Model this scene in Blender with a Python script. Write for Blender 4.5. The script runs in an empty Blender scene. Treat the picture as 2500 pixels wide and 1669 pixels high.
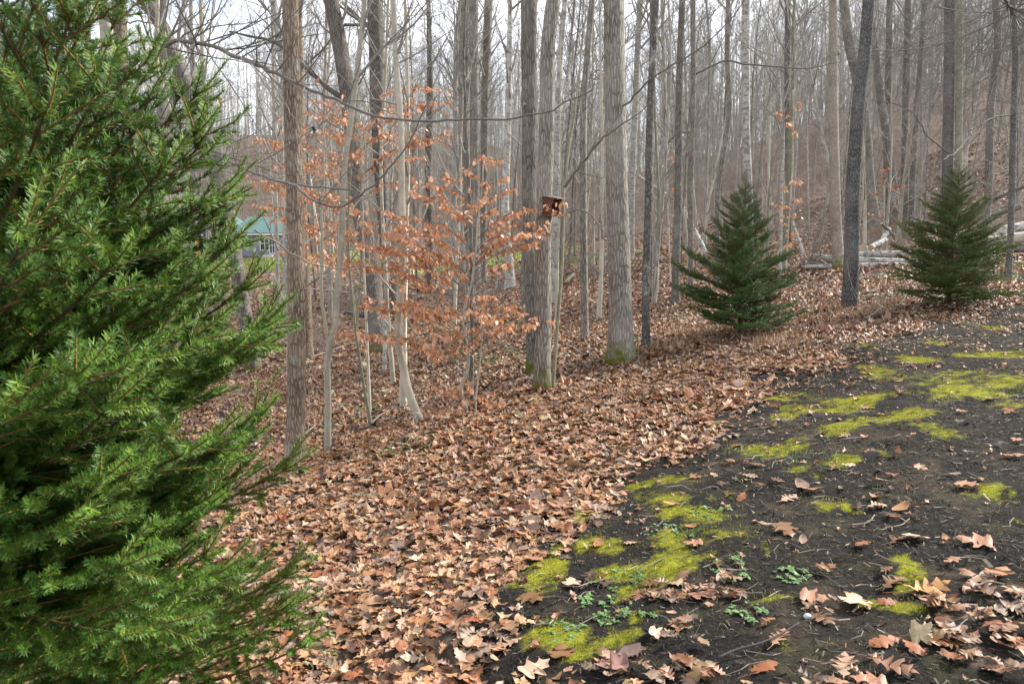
import bpy, math
import numpy as np
from mathutils import Vector, Matrix, Quaternion

S = bpy.context.scene
COL = S.collection
rng = np.random.default_rng(7)
R = math.radians

# ------------------------------------------------------------------ camera, sky, sun, exposure
F = 2500 * 28.0 / 36.0            # focal length in photo pixels
PITCH = R(8.04)
CAM = np.array([0.0, 0.0, 1.6])
cd = bpy.data.cameras.new('camera')
cam = bpy.data.objects.new('camera', cd)
COL.objects.link(cam)
cam.location = CAM
cam.rotation_euler = (R(90) - PITCH, 0, 0)
cd.lens = 28.0
cd.sensor_width = 36.0
cd.clip_start = 0.05
cd.clip_end = 2000
cd.dof.use_dof = True
cd.dof.focus_distance = 8.0
cd.dof.aperture_fstop = 9
S.camera = cam

SUN_EL, SUN_AZ = R(36), R(62)      # azimuth measured clockwise from +Y (straight ahead)
W = bpy.data.worlds.new('World')
S.world = W
W.use_nodes = True
nt = W.node_tree
nt.nodes.clear()
wo = nt.nodes.new('ShaderNodeOutputWorld')
bg = nt.nodes.new('ShaderNodeBackground')
sky = nt.nodes.new('ShaderNodeTexSky')
sky.sky_type = 'NISHITA'
sky.sun_disc = False
sky.sun_elevation = SUN_EL
sky.sun_rotation = SUN_AZ
sky.air_density = 1.0
sky.dust_density = 1.5
tc = nt.nodes.new('ShaderNodeTexCoord')
mp = nt.nodes.new('ShaderNodeMapping')
mp.inputs['Scale'].default_value = (1.0, 1.0, 2.6)
cn = nt.nodes.new('ShaderNodeTexNoise')
cn.inputs['Scale'].default_value = 2.4
cn.inputs['Detail'].default_value = 7
cn.inputs['Roughness'].default_value = 0.55
cr = nt.nodes.new('ShaderNodeValToRGB')
cr.color_ramp.elements[0].position = 0.30
cr.color_ramp.elements[1].position = 0.54
cm = nt.nodes.new('ShaderNodeMix')
cm.data_type = 'RGBA'
cm.inputs[7].default_value = (7.6, 7.9, 8.6, 1)      # thin bright cloud
nt.links.new(tc.outputs['Generated'], mp.inputs[0])
nt.links.new(mp.outputs[0], cn.inputs['Vector'])
nt.links.new(cn.outputs[0], cr.inputs[0])
nt.links.new(cr.outputs[0], cm.inputs[0])
nt.links.new(sky.outputs[0], cm.inputs[6])
nt.links.new(cm.outputs[2], bg.inputs[0])
nt.links.new(bg.outputs[0], wo.inputs[0])
bg.inputs[1].default_value = 0.108

sl = bpy.data.lights.new('sun', 'SUN')
sun = bpy.data.objects.new('sun', sl)
COL.objects.link(sun)
sl.energy = 4.9
sl.angle = R(10)
sl.color = (1.0, 0.955, 0.89)
sdir = Vector((math.sin(SUN_AZ) * math.cos(SUN_EL), math.cos(SUN_AZ) * math.cos(SUN_EL), math.sin(SUN_EL)))
sun.rotation_euler = sdir.to_track_quat('Z', 'Y').to_euler()

S.view_settings.view_transform = 'Standard'
S.view_settings.look = 'None'
S.view_settings.gamma = 1
S.view_settings.exposure = 1.05
S.render.engine = 'CYCLES'
S.cycles.max_bounces = 5
S.cycles.diffuse_bounces = 3
S.cycles.transparent_max_bounces = 4

# ------------------------------------------------------------------ photo calibration helpers (world <-> photo pixel)
FW = np.array([0, math.cos(PITCH), -math.sin(PITCH)])
UP = np.array([0, math.sin(PITCH), math.cos(PITCH)])

def ray(px, py):
    return FW + np.array([1.0, 0, 0]) * (px - 1250) / F + UP * (834.5 - py) / F

def at(px, py, Y):
    d = ray(px, py)
    return CAM + d * (Y / d[1])

def proj(P):
    P = np.atleast_2d(P) - CAM
    z = P @ FW
    zz = np.where(z > 0.05, z, 0.05)
    return 1250 + F * P[:, 0] / zz, 834.5 - F * (P @ UP) / zz, z

def ss(a, b, x):
    t = np.clip((x - a) / (b - a), 0, 1)
    return t * t * (3 - 2 * t)

def gz(x, y):
    x = np.asarray(x, float)
    y = np.asarray(y, float)
    right = 1.7 * np.tanh(np.maximum(x, 0) * 0.125 / 1.7)
    left = -1.05 * np.tanh(np.maximum(-x, 0) * 0.29) * (1 - 0.45 * ss(25, 50, y))
    z = right + left - 0.24 * ss(-2, 17, y) + 0.25 * ss(24, 46, y)
    foot = np.clip(62 - 0.95 * x, 34, 78)
    hc = 7.0 + 0.26 * np.maximum(x - 18, 0) + 11.0 * ss(-14, 14, -x)
    z = z + hc * ss(0, 1, (y - foot) / (48.0 + 14 * ss(-14, 14, -x))) + 0.05 * np.maximum(x - 24, 0)
    k = np.clip((y - 1) / 8, 0.15, 1.0)
    z = z + k * 0.05 * (np.sin(x * 0.9 + 1.3 * np.sin(y * 0.45)) * np.sin(y * 0.7 + 0.8)) 
    z = z + 0.012 * np.sin(x * 4.1 + y * 1.7) * np.sin(y * 3.3 - x * 1.2)
    z = z + ss(30, 60, y) * 0.5 * np.sin(x * 0.21 + 0.5) * np.sin(y * 0.16)
    return z

def cast(px, py):
    d = ray(px, py)
    t = np.arange(1.2, 160, 0.01)
    P = CAM + d * t[:, None]
    below = P[:, 2] < gz(P[:, 0], P[:, 1])
    i = int(np.argmax(below))
    if not below[i]:
        i = len(t) - 1
    return P[i]

# ------------------------------------------------------------------ mesh builder
class MB:
    def __init__(s):
        s.v = []; s.q = []; s.t = []; s.c = []; s.n = 0
    def add(s, v, q=None, t=None, c=(1, 1, 1)):
        v = np.asarray(v, np.float32).reshape(-1, 3)
        c = np.asarray(c, np.float32)
        if c.ndim == 1:
            c = np.broadcast_to(c, (len(v), 3))
        s.v.append(v); s.c.append(c)
        if q is not None and len(q): s.q.append(np.asarray(q, np.int32).reshape(-1, 4) + s.n)
        if t is not None and len(t): s.t.append(np.asarray(t, np.int32).reshape(-1, 3) + s.n)
        s.n += len(v)
    def tube(s, P, r, k=6, c=(1, 1, 1), cap=True, wob=0.0):
        P = np.asarray(P, float); n = len(P)
        r = np.broadcast_to(np.asarray(r, float), (n,))
        T = np.gradient(P, axis=0)
        T /= np.linalg.norm(T, axis=1)[:, None] + 1e-9
        a = np.array([1.0, 0, 0]) if abs(T[0, 0]) < 0.75 else np.array([0, 1.0, 0])
        N = a - T * (T @ a)[:, None]
        N /= np.linalg.norm(N, axis=1)[:, None] + 1e-9
        B = np.cross(T, N)
        th = np.arange(k) * 2 * math.pi / k
        rr = r[:, None] * np.ones(k)
        if wob:
            ph = rng.uniform(0, 6.28, 4)
            h = np.arange(n)[:, None] * 0.35
            rr = rr * (1 + wob * (np.sin(2 * th + ph[0] + .3 * h) + .7 * np.sin(3 * th + ph[1] - .5 * h) + .5 * np.sin(5 * th + ph[2] + .9 * h)) + wob * .8 * rng.standard_normal((n, k)) * .6)
        V = P[:, None, :] + rr[:, :, None] * (N[:, None, :] * np.cos(th)[None, :, None] + B[:, None, :] * np.sin(th)[None, :, None])
        i = np.arange(n - 1)[:, None] * k; j = np.arange(k)[None, :]; j2 = (j + 1) % k
        Q = np.stack([i + j, i + j2, i + k + j2, i + k + j], -1).reshape(-1, 4)
        V = V.reshape(-1, 3)
        tr = None
        if cap:
            V = np.vstack([V, P[0], P[-1]])
            jj = np.arange(k); jj2 = (jj + 1) % k
            tr = np.vstack([np.stack([jj2, jj, np.full(k, n * k)], 1), np.stack([(n - 1) * k + jj, (n - 1) * k + jj2, np.full(k, n * k + 1)], 1)])
        s.add(V, Q, tr, c)
    def box(s, lo, hi, c=(1, 1, 1), M=None):
        x0, y0, z0 = lo; x1, y1, z1 = hi
        v = np.array([[x0, y0, z0], [x1, y0, z0], [x1, y1, z0], [x0, y1, z0], [x0, y0, z1], [x1, y0, z1], [x1, y1, z1], [x0, y1, z1]], float)
        if M is not None:
            v = v @ np.array(M.to_3x3()).T + np.array(M.translation)
        s.add(v, [[0, 3, 2, 1], [4, 5, 6, 7], [0, 1, 5, 4], [1, 2, 6, 5], [2, 3, 7, 6], [3, 0, 4, 7]], None, c)
    def inst(s, V, Q, T, pos, rot, sc, col):
        """many copies: V (n,3) or (N,n,3); pos (N,3); rot (N,3,3); sc (N,); col (N,3)"""
        N = len(pos)
        if N == 0: return
        V = np.asarray(V, float)
        if V.ndim == 2: V = np.broadcast_to(V, (N,) + V.shape)
        n = V.shape[1]
        X = np.einsum('nij,nvj->nvi', rot, V * np.asarray(sc)[:, None, None]) + pos[:, None, :]
        off = (np.arange(N) * n)[:, None, None]
        q = (np.asarray(Q)[None] + off).reshape(-1, 4) if Q is not None else None
        t = (np.asarray(T)[None] + off).reshape(-1, 3) if T is not None else None
        s.add(X.reshape(-1, 3), q, t, np.repeat(col, n, axis=0))
    def mesh(s, name, mat, smooth=True):
        m = bpy.data.meshes.new(name)
        V = np.concatenate(s.v); C = np.concatenate(s.c)
        q = np.concatenate(s.q) if s.q else np.zeros((0, 4), np.int32)
        t = np.concatenate(s.t) if s.t else np.zeros((0, 3), np.int32)
        m.vertices.add(len(V)); m.vertices.foreach_set('co', V.ravel())
        L = np.concatenate([q.ravel(), t.ravel()]).astype(np.int32)
        m.loops.add(len(L)); m.loops.foreach_set('vertex_index', L)
        nq, ntr = len(q), len(t)
        st = np.concatenate([np.arange(nq) * 4, nq * 4 + np.arange(ntr) * 3]).astype(np.int32)
        m.polygons.add(nq + ntr)
        m.polygons.foreach_set('loop_start', st)
        m.polygons.foreach_set('use_smooth', np.full(nq + ntr, smooth, bool))
        m.update(calc_edges=True)
        a = m.color_attributes.new('tint', 'FLOAT_COLOR', 'POINT')
        a.data.foreach_set('color', np.hstack([C, np.ones((len(C), 1), np.float32)]).ravel())
        if mat: m.materials.append(mat)
        return m
    def build(s, name, mat, parent=None, loc=None, smooth=True, **kw):
        if loc is not None:
            s.v = [v - np.asarray(loc, np.float32) for v in s.v]
        m = s.mesh(name, mat, smooth)
        o = bpy.data.objects.new(name, m)
        COL.objects.link(o)
        if parent is not None:
            o.parent = parent
        elif loc is not None:
            o.location = loc
        tag(o, **kw)
        return o

def tag(o, label=None, cat=None, group=None, kind=None):
    if label: o['label'] = label
    if cat: o['category'] = cat
    if group: o['group'] = group
    if kind: o['kind'] = kind
    return o

def thing(name, loc, label, cat, group=None):
    o = bpy.data.objects.new(name, None)
    o.empty_display_size = 0.2
    COL.objects.link(o)
    o.location = loc
    return tag(o, label, cat, group)

def link_mesh(name, mesh, parent=None, M=None):
    o = bpy.data.objects.new(name, mesh)
    COL.objects.link(o)
    if parent is not None: o.parent = parent
    if M is not None: o.matrix_basis = M
    return o

# ------------------------------------------------------------------ materials
def mat(name, rough=0.9, spec=0.25):
    m = bpy.data.materials.new(name)
    m.use_nodes = True
    n = m.node_tree.nodes
    b = n['Principled BSDF']
    b.inputs['Roughness'].default_value = rough
    b.inputs['Specular IOR Level'].default_value = spec
    return m, m.node_tree, b

class G:
    """small node helper"""
    def __init__(s, t): s.t = t
    def n(s, ty, **kw):
        x = s.t.nodes.new('ShaderNode' + ty)
        for k, v in kw.items(): setattr(x, k, v)
        return x
    def l(s, a, b): s.t.links.new(a, b)
    def noise(s, vec, scale, detail=4, rough=0.55, dist=0.0):
        x = s.n('TexNoise'); x.inputs['Scale'].default_value = scale
        x.inputs['Detail'].default_value = detail; x.inputs['Roughness'].default_value = rough
        x.inputs['Distortion'].default_value = dist
        s.l(vec, x.inputs['Vector']); return x.outputs[0]
    def map(s, vec, sc, loc=None):
        x = s.n('Mapping'); x.inputs['Scale'].default_value = sc
        s.l(vec, x.inputs[0])
        if loc is not None: s.l(loc, x.inputs['Location'])
        return x.outputs[0]
    def ramp(s, fac, stops):
        x = s.n('ValToRGB'); e = x.color_ramp.elements
        while len(e) < len(stops): e.new(0.5)
        for k, (p, c) in enumerate(stops):
            e[k].position = p
            e[k].color = (c, c, c, 1) if isinstance(c, (int, float)) else (*c, 1)
        s.l(fac, x.inputs[0]); return x.outputs[0]
    def mix(s, fac, a, b, mode='MIX'):
        x = s.n('Mix', data_type='RGBA', blend_type=mode)
        for i, v in ((0, fac), (6, a), (7, b)):
            if isinstance(v, bpy.types.NodeSocket): s.l(v, x.inputs[i])
            elif isinstance(v, (int, float)): x.inputs[i].default_value = v
            else: x.inputs[i].default_value = (*v, 1)
        return x.outputs[2]
    def math(s, op, a, b=0.0, clamp=False):
        x = s.n('Math', operation=op, use_clamp=clamp)
        for i, v in ((0, a), (1, b)):
            if isinstance(v, bpy.types.NodeSocket): s.l(v, x.inputs[i])
            else: x.inputs[i].default_value = v
        return x.outputs[0]
    def bump(s, h, strength, dist, b):
        x = s.n('Bump'); x.inputs['Strength'].default_value = strength
        x.inputs['Distance'].default_value = dist
        s.l(h, x.inputs['Height']); s.l(x.outputs[0], b.inputs['Normal'])

def bark_mat(name, ridge, furrow, scale=34, zs=0.13, contrast=(0.02, 0.22), lichen=(0.42, 0.46, 0.40), lich=0.55, moss=0.0, bump=0.9, blotch=None):
    m, t, b = mat(name, 0.92, 0.15)
    g = G(t)
    co = g.n('TexCoord').outputs['Object']
    oi = g.n('ObjectInfo')
    off = g.n('CombineXYZ')
    r100 = g.math('MULTIPLY', oi.outputs['Random'], 40.0)
    g.l(r100, off.inputs[0]); g.l(r100, off.inputs[2])
    add = g.n('VectorMath', operation='ADD'); g.l(co, add.inputs[0]); g.l(off.outputs[0], add.inputs[1])
    base = add.outputs[0]
    vec = g.map(base, (1, 1, zs))
    dn = g.n('TexNoise'); dn.inputs['Scale'].default_value = scale * 0.45; dn.inputs['Detail'].default_value = 3
    g.l(vec, dn.inputs['Vector'])
    wv = g.n('VectorMath', operation='MULTIPLY_ADD')
    g.l(dn.outputs[1], wv.inputs[0]); wv.inputs[1].default_value = (0.8 / scale, 0.8 / scale, 0.8 / scale); g.l(vec, wv.inputs[2])
    vo = g.n('TexVoronoi', feature='DISTANCE_TO_EDGE'); vo.inputs['Scale'].default_value = scale
    g.l(wv.outputs[0], vo.inputs['Vector'])
    edge = g.ramp(vo.outputs[0], [(contrast[0], 0.0), (contrast[1], 1.0)])
    fine = g.noise(g.map(base, (1, 1, 0.3)), scale * 3.2, 5, 0.65)
    mid = g.noise(base, 2.2, 5, 0.6)
    f2 = g.math('MULTIPLY', edge, g.ramp(fine, [(0.25, 0.45), (0.62, 1.0)]))
    c = g.mix(f2, furrow, ridge)
    c = g.mix(g.ramp(mid, [(0.35, 0.0), (0.7, 0.55)]), c, tuple(min(1, x * 1.28) for x in ridge))
    if blotch:
        bn = g.noise(g.map(base, (1, 1, 1.7)), 9, 5, 0.6)
        c = g.mix(g.ramp(bn, [(0.50, 0.0), (0.56, 0.85)]), c, blotch)
    ln = g.noise(base, 5.0, 6, 0.7)
    lf = g.math('MULTIPLY', g.ramp(ln, [(0.56, 0.0), (0.64, 1.0)]), lich)
    lf = g.math('MULTIPLY', lf, g.ramp(fine, [(0.3, 0.3), (0.6, 1.0)]))
    c = g.mix(lf, c, lichen)
    hv = g.n('HueSaturation')
    g.l(c, hv.inputs['Color'])
    vr = g.n('MapRange'); g.l(oi.outputs['Random'], vr.inputs[0]); vr.inputs[3].default_value = 0.78; vr.inputs[4].default_value = 1.18
    g.l(vr.outputs[0], hv.inputs['Value'])
    c = hv.outputs[0]
    if moss:
        sp = g.n('SeparateXYZ'); g.l(co, sp.inputs[0])
        hh = g.math('ADD', sp.outputs[2], g.math('MULTIPLY', g.math('SUBTRACT', g.noise(base, 9, 4), 0.5), -0.9))
        mf = g.ramp(hh, [(0.0, 1.0), (moss, 0.0)])
        mc = g.mix(fine, (0.05, 0.06, 0.008), (0.20, 0.20, 0.02))
        c = g.mix(mf, c, mc)
    g.l(c, b.inputs['Base Color'])
    g.bump(g.math('ADD', f2, g.math('MULTIPLY', fine, 0.25)), bump, 0.012, b)
    return m

M = {}
M['ash'] = bark_mat('bark_ash', (0.36, 0.33, 0.285), (0.075, 0.064, 0.05), 40, 0.17, moss=0.30, lich=0.35)
M['ashp'] = bark_mat('bark_ash_plain', (0.33, 0.30, 0.26), (0.085, 0.073, 0.06), 40, 0.17, lich=0.5)
M['brown'] = bark_mat('bark_brown', (0.38, 0.30, 0.225), (0.085, 0.06, 0.04), 44, 0.19, lich=0.65, lichen=(0.40, 0.44, 0.38))
M['dark'] = bark_mat('bark_dark', (0.25, 0.24, 0.225), (0.045, 0.043, 0.040), 40, 0.34, lich=0.5, lichen=(0.30, 0.37, 0.34))
M['oak'] = bark_mat('bark_oak', (0.24, 0.215, 0.185), (0.06, 0.05, 0.042), 34, 0.2, lich=0.6, moss=0.3)
M['smooth'] = bark_mat('bark_smooth', (0.50, 0.46, 0.37), (0.28, 0.255, 0.20), 16, 0.9, contrast=(0.0, 0.5), lich=0.5, bump=0.25, lichen=(0.5, 0.5, 0.42))
M['beige'] = bark_mat('bark_beige', (0.38, 0.335, 0.27), (0.20, 0.17, 0.135), 22, 0.4, contrast=(0.0, 0.3), lich=0.5, bump=0.5, moss=0.3)
M['pale'] = bark_mat('bark_pale', (0.50, 0.48, 0.43), (0.30, 0.285, 0.25), 14, 1.6, contrast=(0.0, 0.4), lich=0.6, bump=0.25, lichen=(0.62, 0.62, 0.58), blotch=(0.20, 0.19, 0.17))
M['mottle'] = bark_mat('bark_mottled', (0.24, 0.225, 0.20), (0.07, 0.065, 0.06), 30, 0.4, lich=0.95, lichen=(0.50, 0.50, 0.45))
M['green'] = bark_mat('bark_greenish', (0.31, 0.30, 0.215), (0.17, 0.16, 0.11), 18, 0.6, contrast=(0.0, 0.4), lich=0.4, bump=0.2)
M['far'] = bark_mat('bark_far', (0.37, 0.345, 0.305), (0.15, 0.135, 0.115), 16, 0.15, lich=0.5, bump=0.4)
M['log'] = bark_mat('bark_log', (0.56, 0.54, 0.50), (0.30, 0.28, 0.25), 12, 1.0, contrast=(0.0, 0.3), lich=0.6, bump=0.4, lichen=(0.6, 0.6, 0.56), blotch=(0.13, 0.12, 0.11))

M['oaklog'] = bark_mat('bark_oak_log', (0.24, 0.215, 0.185), (0.06, 0.05, 0.042), 34, 0.5, lich=0.6)

def tint_mat(name, rough=0.75, spec=0.3, trans=0.0, noise=0.0, nscale=120):
    m, t, b = mat(name, rough, spec)
    g = G(t)
    a = g.n('Attribute'); a.attribute_name = 'tint'
    c = a.outputs['Color']
    if noise:
        co = g.n('TexCoord').outputs['Object']
        nn = g.noise(co, nscale, 4, 0.6)
        c = g.mix(1.0, c, g.ramp(nn, [(0.3, 1 - noise), (0.7, 1 + noise * 0.4)]), 'MULTIPLY')
    g.l(c, b.inputs['Base Color'])
    if trans:
        tr = g.n('BsdfTranslucent'); g.l(c, tr.inputs[0])
        mx = g.n('MixShader'); mx.inputs[0].default_value = trans
        g.l(b.outputs[0], mx.inputs[1]); g.l(tr.outputs[0], mx.inputs[2])
        g.l(mx.outputs[0], t.nodes['Material Output'].inputs[0])
    return m

M['twig'] = tint_mat('twig_bark', 0.85, 0.2)
M['leaf'] = tint_mat('dry_leaf', 0.55, 0.35, 0.12, 0.35, 55)
M['beech'] = tint_mat('beech_leaf', 0.5, 0.35, 0.25, 0.15, 60)
M['needle'] = tint_mat('spruce_needle', 0.5, 0.3, 0.15)
M['green_leaf'] = tint_mat('green_leaf', 0.5, 0.4, 0.2)
M['moss'] = tint_mat('moss', 0.9, 0.1, 0.2)
M['paint'] = tint_mat('painted_wood', 0.7, 0.3, 0, 0.15, 3)
M['rustwood'] = tint_mat('stained_wood', 0.75, 0.3, 0, 0.35, 30)

def ground_mat():
    m, t, b = mat('forest_ground', 0.95, 0.15)
    g = G(t)
    co = g.n('TexCoord').outputs['Object']
    a = g.n('Attribute'); a.attribute_name = 'tint'
    sp = g.n('SeparateColor'); g.l(a.outputs['Color'], sp.inputs[0])
    big = g.noise(co, 1.1, 6, 0.65)
    med = g.noise(co, 9, 6, 0.7)
    fin = g.noise(co, 60, 6, 0.75)
    vfin = g.noise(co, 190, 4, 0.7)
    soil = g.mix(g.ramp(big, [(0.35, 0.0), (0.7, 1.0)]), (0.004, 0.0045, 0.0058), (0.018, 0.015, 0.012))
    soil = g.mix(g.ramp(g.noise(co, 2.6, 7, 0.7), [(0.52, 0.0), (0.64, 0.85)]), soil, (0.080, 0.060, 0.038))
    soil = g.mix(g.ramp(g.noise(co, 4.1, 6, 0.75), [(0.54, 0.0), (0.66, 0.5)]), soil, (0.07, 0.075, 0.022))
    soil = g.mix(g.ramp(fin, [(0.45, 0.0), (0.75, 1.0)]), soil, (0.038, 0.032, 0.025))
    soil = g.mix(g.ramp(vfin, [(0.60, 0.0), (0.72, 0.8)]), soil, (0.13, 0.11, 0.085))
    vor = g.n('TexVoronoi'); vor.inputs['Scale'].default_value = 14; g.l(co, vor.inputs['Vector'])
    vs = g.n('SeparateColor'); g.l(vor.outputs['Color'], vs.inputs[0])
    lit = g.ramp(vs.outputs[0], [(0.0, (0.08, 0.055, 0.045)), (0.35, (0.16, 0.11, 0.085)), (0.7, (0.235, 0.17, 0.13)), (1.0, (0.33, 0.26, 0.21))])
    lit = g.mix(g.ramp(med, [(0.4, 0.0), (0.62, 0.75)]), lit, (0.12, 0.072, 0.05))
    lit = g.mix(g.ramp(big, [(0.5, 0.0), (0.75, 0.4)]), lit, (0.10, 0.085, 0.055))
    lit = g.mix(g.ramp(g.noise(co, 0.28, 7, 0.75), [(0.46, 0.0), (0.60, 0.6)]), lit, (0.085, 0.068, 0.052))
    lit = g.mix(g.ramp(g.noise(g.map(co, (1, 1, 3)), 0.6, 7, 0.8), [(0.55, 0.0), (0.68, 0.55)]), lit, (0.36, 0.29, 0.23))
    mosc = g.mix(g.ramp(g.math('ADD', fin, g.math('MULTIPLY', g.math('SUBTRACT', med, 0.5), 0.8)), [(0.3, 0.0), (0.65, 1.0)]), (0.07, 0.07, 0.012), (0.30, 0.30, 0.022))
    gras = g.mix(med, (0.18, 0.20, 0.05), (0.34, 0.33, 0.11))
    def th(chan, lo=0.42, hi=0.58):
        v = g.math('ADD', chan, g.math('MULTIPLY', g.math('SUBTRACT', med, 0.5), 1.1))
        v = g.math('ADD', v, g.math('MULTIPLY', g.math('SUBTRACT', fin, 0.5), 0.7))
        return g.ramp(v, [(lo, 0.0), (hi, 1.0)])
    c = g.mix(th(sp.outputs[0]), soil, lit)
    c = g.mix(th(sp.outputs[1], 0.38, 0.85), c, mosc)
    c = g.mix(th(sp.outputs[2]), c, gras)
    g.l(c, b.inputs['Base Color'])
    g.bump(g.math('ADD', fin, g.math('MULTIPLY', med, 1.4)), 0.9, 0.025, b)
    return m
M['ground'] = ground_mat()

# ------------------------------------------------------------------ litter boundary and moss patches, laid out on the ground in metres
BND = [(1150, 1760), (1190, 1600), (1215, 1500), (1265, 1415), (1330, 1335), (1400, 1265), (1500, 1190), (1640, 1120), (1740, 1070), (1800, 1020), (1870, 955), (1990, 895), (2150, 830), (2350, 775), (2500, 745), (2700, 700)]
BW = np.array([cast(*p)[:2] for p in BND])
BW = np.vstack([BW[0] + (BW[0] - BW[1]) * 6, BW, BW[-1] + (BW[-1] - BW[-2]) * 12])

def side(x, y):
    """signed distance to the litter edge, positive on the litter side"""
    x = np.asarray(x, float).ravel(); y = np.asarray(y, float).ravel()
    best = np.full(x.shape, 1e9); sg = np.ones(x.shape)
    for i in range(len(BW) - 1):
        a = BW[i]; d = BW[i + 1] - a; L2 = d @ d
        t = np.clip(((x - a[0]) * d[0] + (y - a[1]) * d[1]) / L2, 0, 1)
        dx = x - a[0] - t * d[0]; dy = y - a[1] - t * d[1]
        D = np.hypot(dx, dy)
        k = D < best
        cr_ = d[0] * dy - d[1] * dx
        sg[k] = np.sign(cr_[k]); best[k] = D[k]
    return best * sg

def patches(L):
    out = []
    for px, py, wx, wy in L:
        c = cast(px, py); e = cast(px + wx, py); f = cast(px, py - wy)
        out.append((c[0], c[1], np.hypot(*(e - c)[:2]), np.hypot(*(f - c)[:2])))
    return out

MOSS = patches([(1310, 1390, 75, 38), (1430, 1255, 40, 22), (1640, 1215, 85, 28), (1730, 1295, 70, 38), (1640, 1330, 60, 35), (1560, 1400, 75, 40), (1530, 1455, 60, 28), (1540, 1530, 70, 26), (1350, 1550, 45, 28), (1430, 1575, 30, 18), (1300, 1460, 45, 25), (1480, 1330, 50, 25),
                (1880, 1095, 75, 16), (1935, 1152, 42, 12), (1960, 990, 70, 20), (2070, 1005, 70, 20), (2130, 980, 45, 14), (2210, 1010, 55, 14), (2060, 1045, 40, 10), (2260, 1045, 50, 18), (2150, 910, 35, 14), (2330, 950, 80, 28), (2440, 935, 70, 24), (2470, 870, 50, 20), (2230, 880, 35, 12), (2350, 870, 20, 8),
                (2470, 1235, 60, 32), (1990, 1235, 35, 14), (2080, 1240, 20, 10), (2220, 1400, 40, 18), (2220, 1490, 45, 22), (1960, 1590, 50, 22), (1420, 1620, 40, 20), (1800, 970, 20, 8), (1740, 1040, 20, 8), (2100, 845, 25, 6), (2270, 835, 20, 6), (2400, 800, 25, 6), (2040, 1120, 30, 8), (2130, 1110, 25, 8), (1870, 1480, 35, 16)])
MOSS = [(a, b, c * 1.6, d * 1.6) for a, b, c, d in MOSS]
PILE = patches([(1570, 1610, 140, 60), (1640, 1560, 70, 40), (2400, 1560, 150, 90), (2450, 1460, 60, 40), (1620, 1450, 60, 24), (1760, 1440, 50, 16), (1540, 1690, 200, 40), (2100, 1690, 200, 30), (1300, 1680, 150, 30)])
WEED = patches([(1540, 1410, 45, 20), (1560, 1500, 45, 20), (1480, 1520, 30, 16), (1640, 1300, 60, 22), (1730, 1255, 50, 16), (1790, 1390, 60, 30), (1930, 1410, 40, 16), (1380, 1540, 50, 30), (1450, 1460, 60, 30), (1830, 1500, 50, 24)])
GREEN = patches([(1700, 770, 120, 26), (1480, 770, 60, 30), (1280, 800, 60, 30), (1150, 850, 80, 26), (1210, 880, 80, 20), (2160, 680, 60, 12), (2140, 720, 50, 12), (2420, 690, 120, 20), (1540, 840, 30, 20), (900, 990, 60, 30), (1750, 740, 30, 8), (1000, 1090, 60, 20)])
LAWN = patches([(1180, 642, 100, 11), (780, 625, 110, 11), (660, 642, 80, 8), (1420, 636, 70, 6), (640, 655, 100, 8), (980, 640, 90, 8)])

def blob(x, y, L, soft=0.5):
    f = np.zeros(np.shape(x))
    for cx, cy, rx, ry in L:
        r = np.hypot((x - cx) / rx, (y - cy) / ry)
        f = np.maximum(f, np.clip((1.25 - r) / soft, 0, 1))
    return f

def mossf(x, y):
    b = blob(x + .05 * pnoise(x, y, 9, 50), y + .08 * pnoise(x, y, 8, 51), MOSS, 1.1)
    return np.clip((b * 1.25 + 0.5 * pnoise(x, y, 11, 40) + 0.30 * pnoise(x, y, 34, 41) - 0.24) * .95, 0, 1) * (b > 0)

def pnoise(x, y, s, seed=0):
    r = np.random.default_rng(seed)
    v = np.zeros(np.shape(x))
    for k in range(7):
        a = r.uniform(0, 6.28); w = s * r.uniform(0.6, 2.2); p = r.uniform(0, 6.28)
        v = v + np.sin((x * math.cos(a) + y * math.sin(a)) * w + p + 0.8 * np.sin((x * math.sin(a) - y * math.cos(a)) * w * 0.7 + p * 2))
    return v / 3.2

def litter(x, y):
    sh = np.shape(x)
    s = side(x, y).reshape(sh)
    s = s + 0.20 * pnoise(x, y, 4.0, 3) * np.clip(y / 6, 0.4, 1.3)
    f = np.clip((s + 0.10 * pnoise(x, y, 17, 33)) / 0.30 + 0.5, 0, 1) ** 1.5
    return np.maximum(f, 0.55 * blob(x, y, PILE, 0.45) * np.clip(0.75 + 0.6 * pnoise(x, y, 9, 4), 0, 1))

# ground sheet
def axis(lim_lo, lim_hi, fine_lo, fine_hi, d0, g):
    a = list(np.arange(fine_lo, fine_hi, d0)); d = d0; v = a[-1]
    while v < lim_hi:
        d *= g; v += d; a.append(v)
    d = d0; v = a[0]; b = []
    while v > lim_lo:
        d *= g; v -= d; b.append(v)
    return np.array(b[::-1] + a)
gx = axis(-420, 420, -5, 7.5, 0.05, 1.055)
gy = axis(-60, 620, 1.6, 11, 0.05, 1.05)
X, Y = np.meshgrid(gx, gy)
Z = gz(X, Y)
near = np.exp(-((Y - 5) / 6) ** 2)
Z = Z + 0.010 * near * pnoise(X, Y, 14, 11) + 0.012 * blob(X, Y, MOSS) * near
lm = litter(X, Y)
mm = np.maximum(mossf(X, Y), 0.55 * blob(X, Y, GREEN, 0.9))
lw = blob(X, Y, LAWN, 0.6)
mb = MB()
ny, nx = X.shape
ii = (np.arange(ny - 1)[:, None] * nx + np.arange(nx - 1)[None, :])
Q = np.stack([ii, ii + 1, ii + nx + 1, ii + nx], -1).reshape(-1, 4)
mb.add(np.stack([X, Y, Z], -1).reshape(-1, 3), Q, None, np.stack([lm, mm * (0.25 + 0.75 * (1 - lm * 0.3)), lw], -1).reshape(-1, 3))
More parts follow.
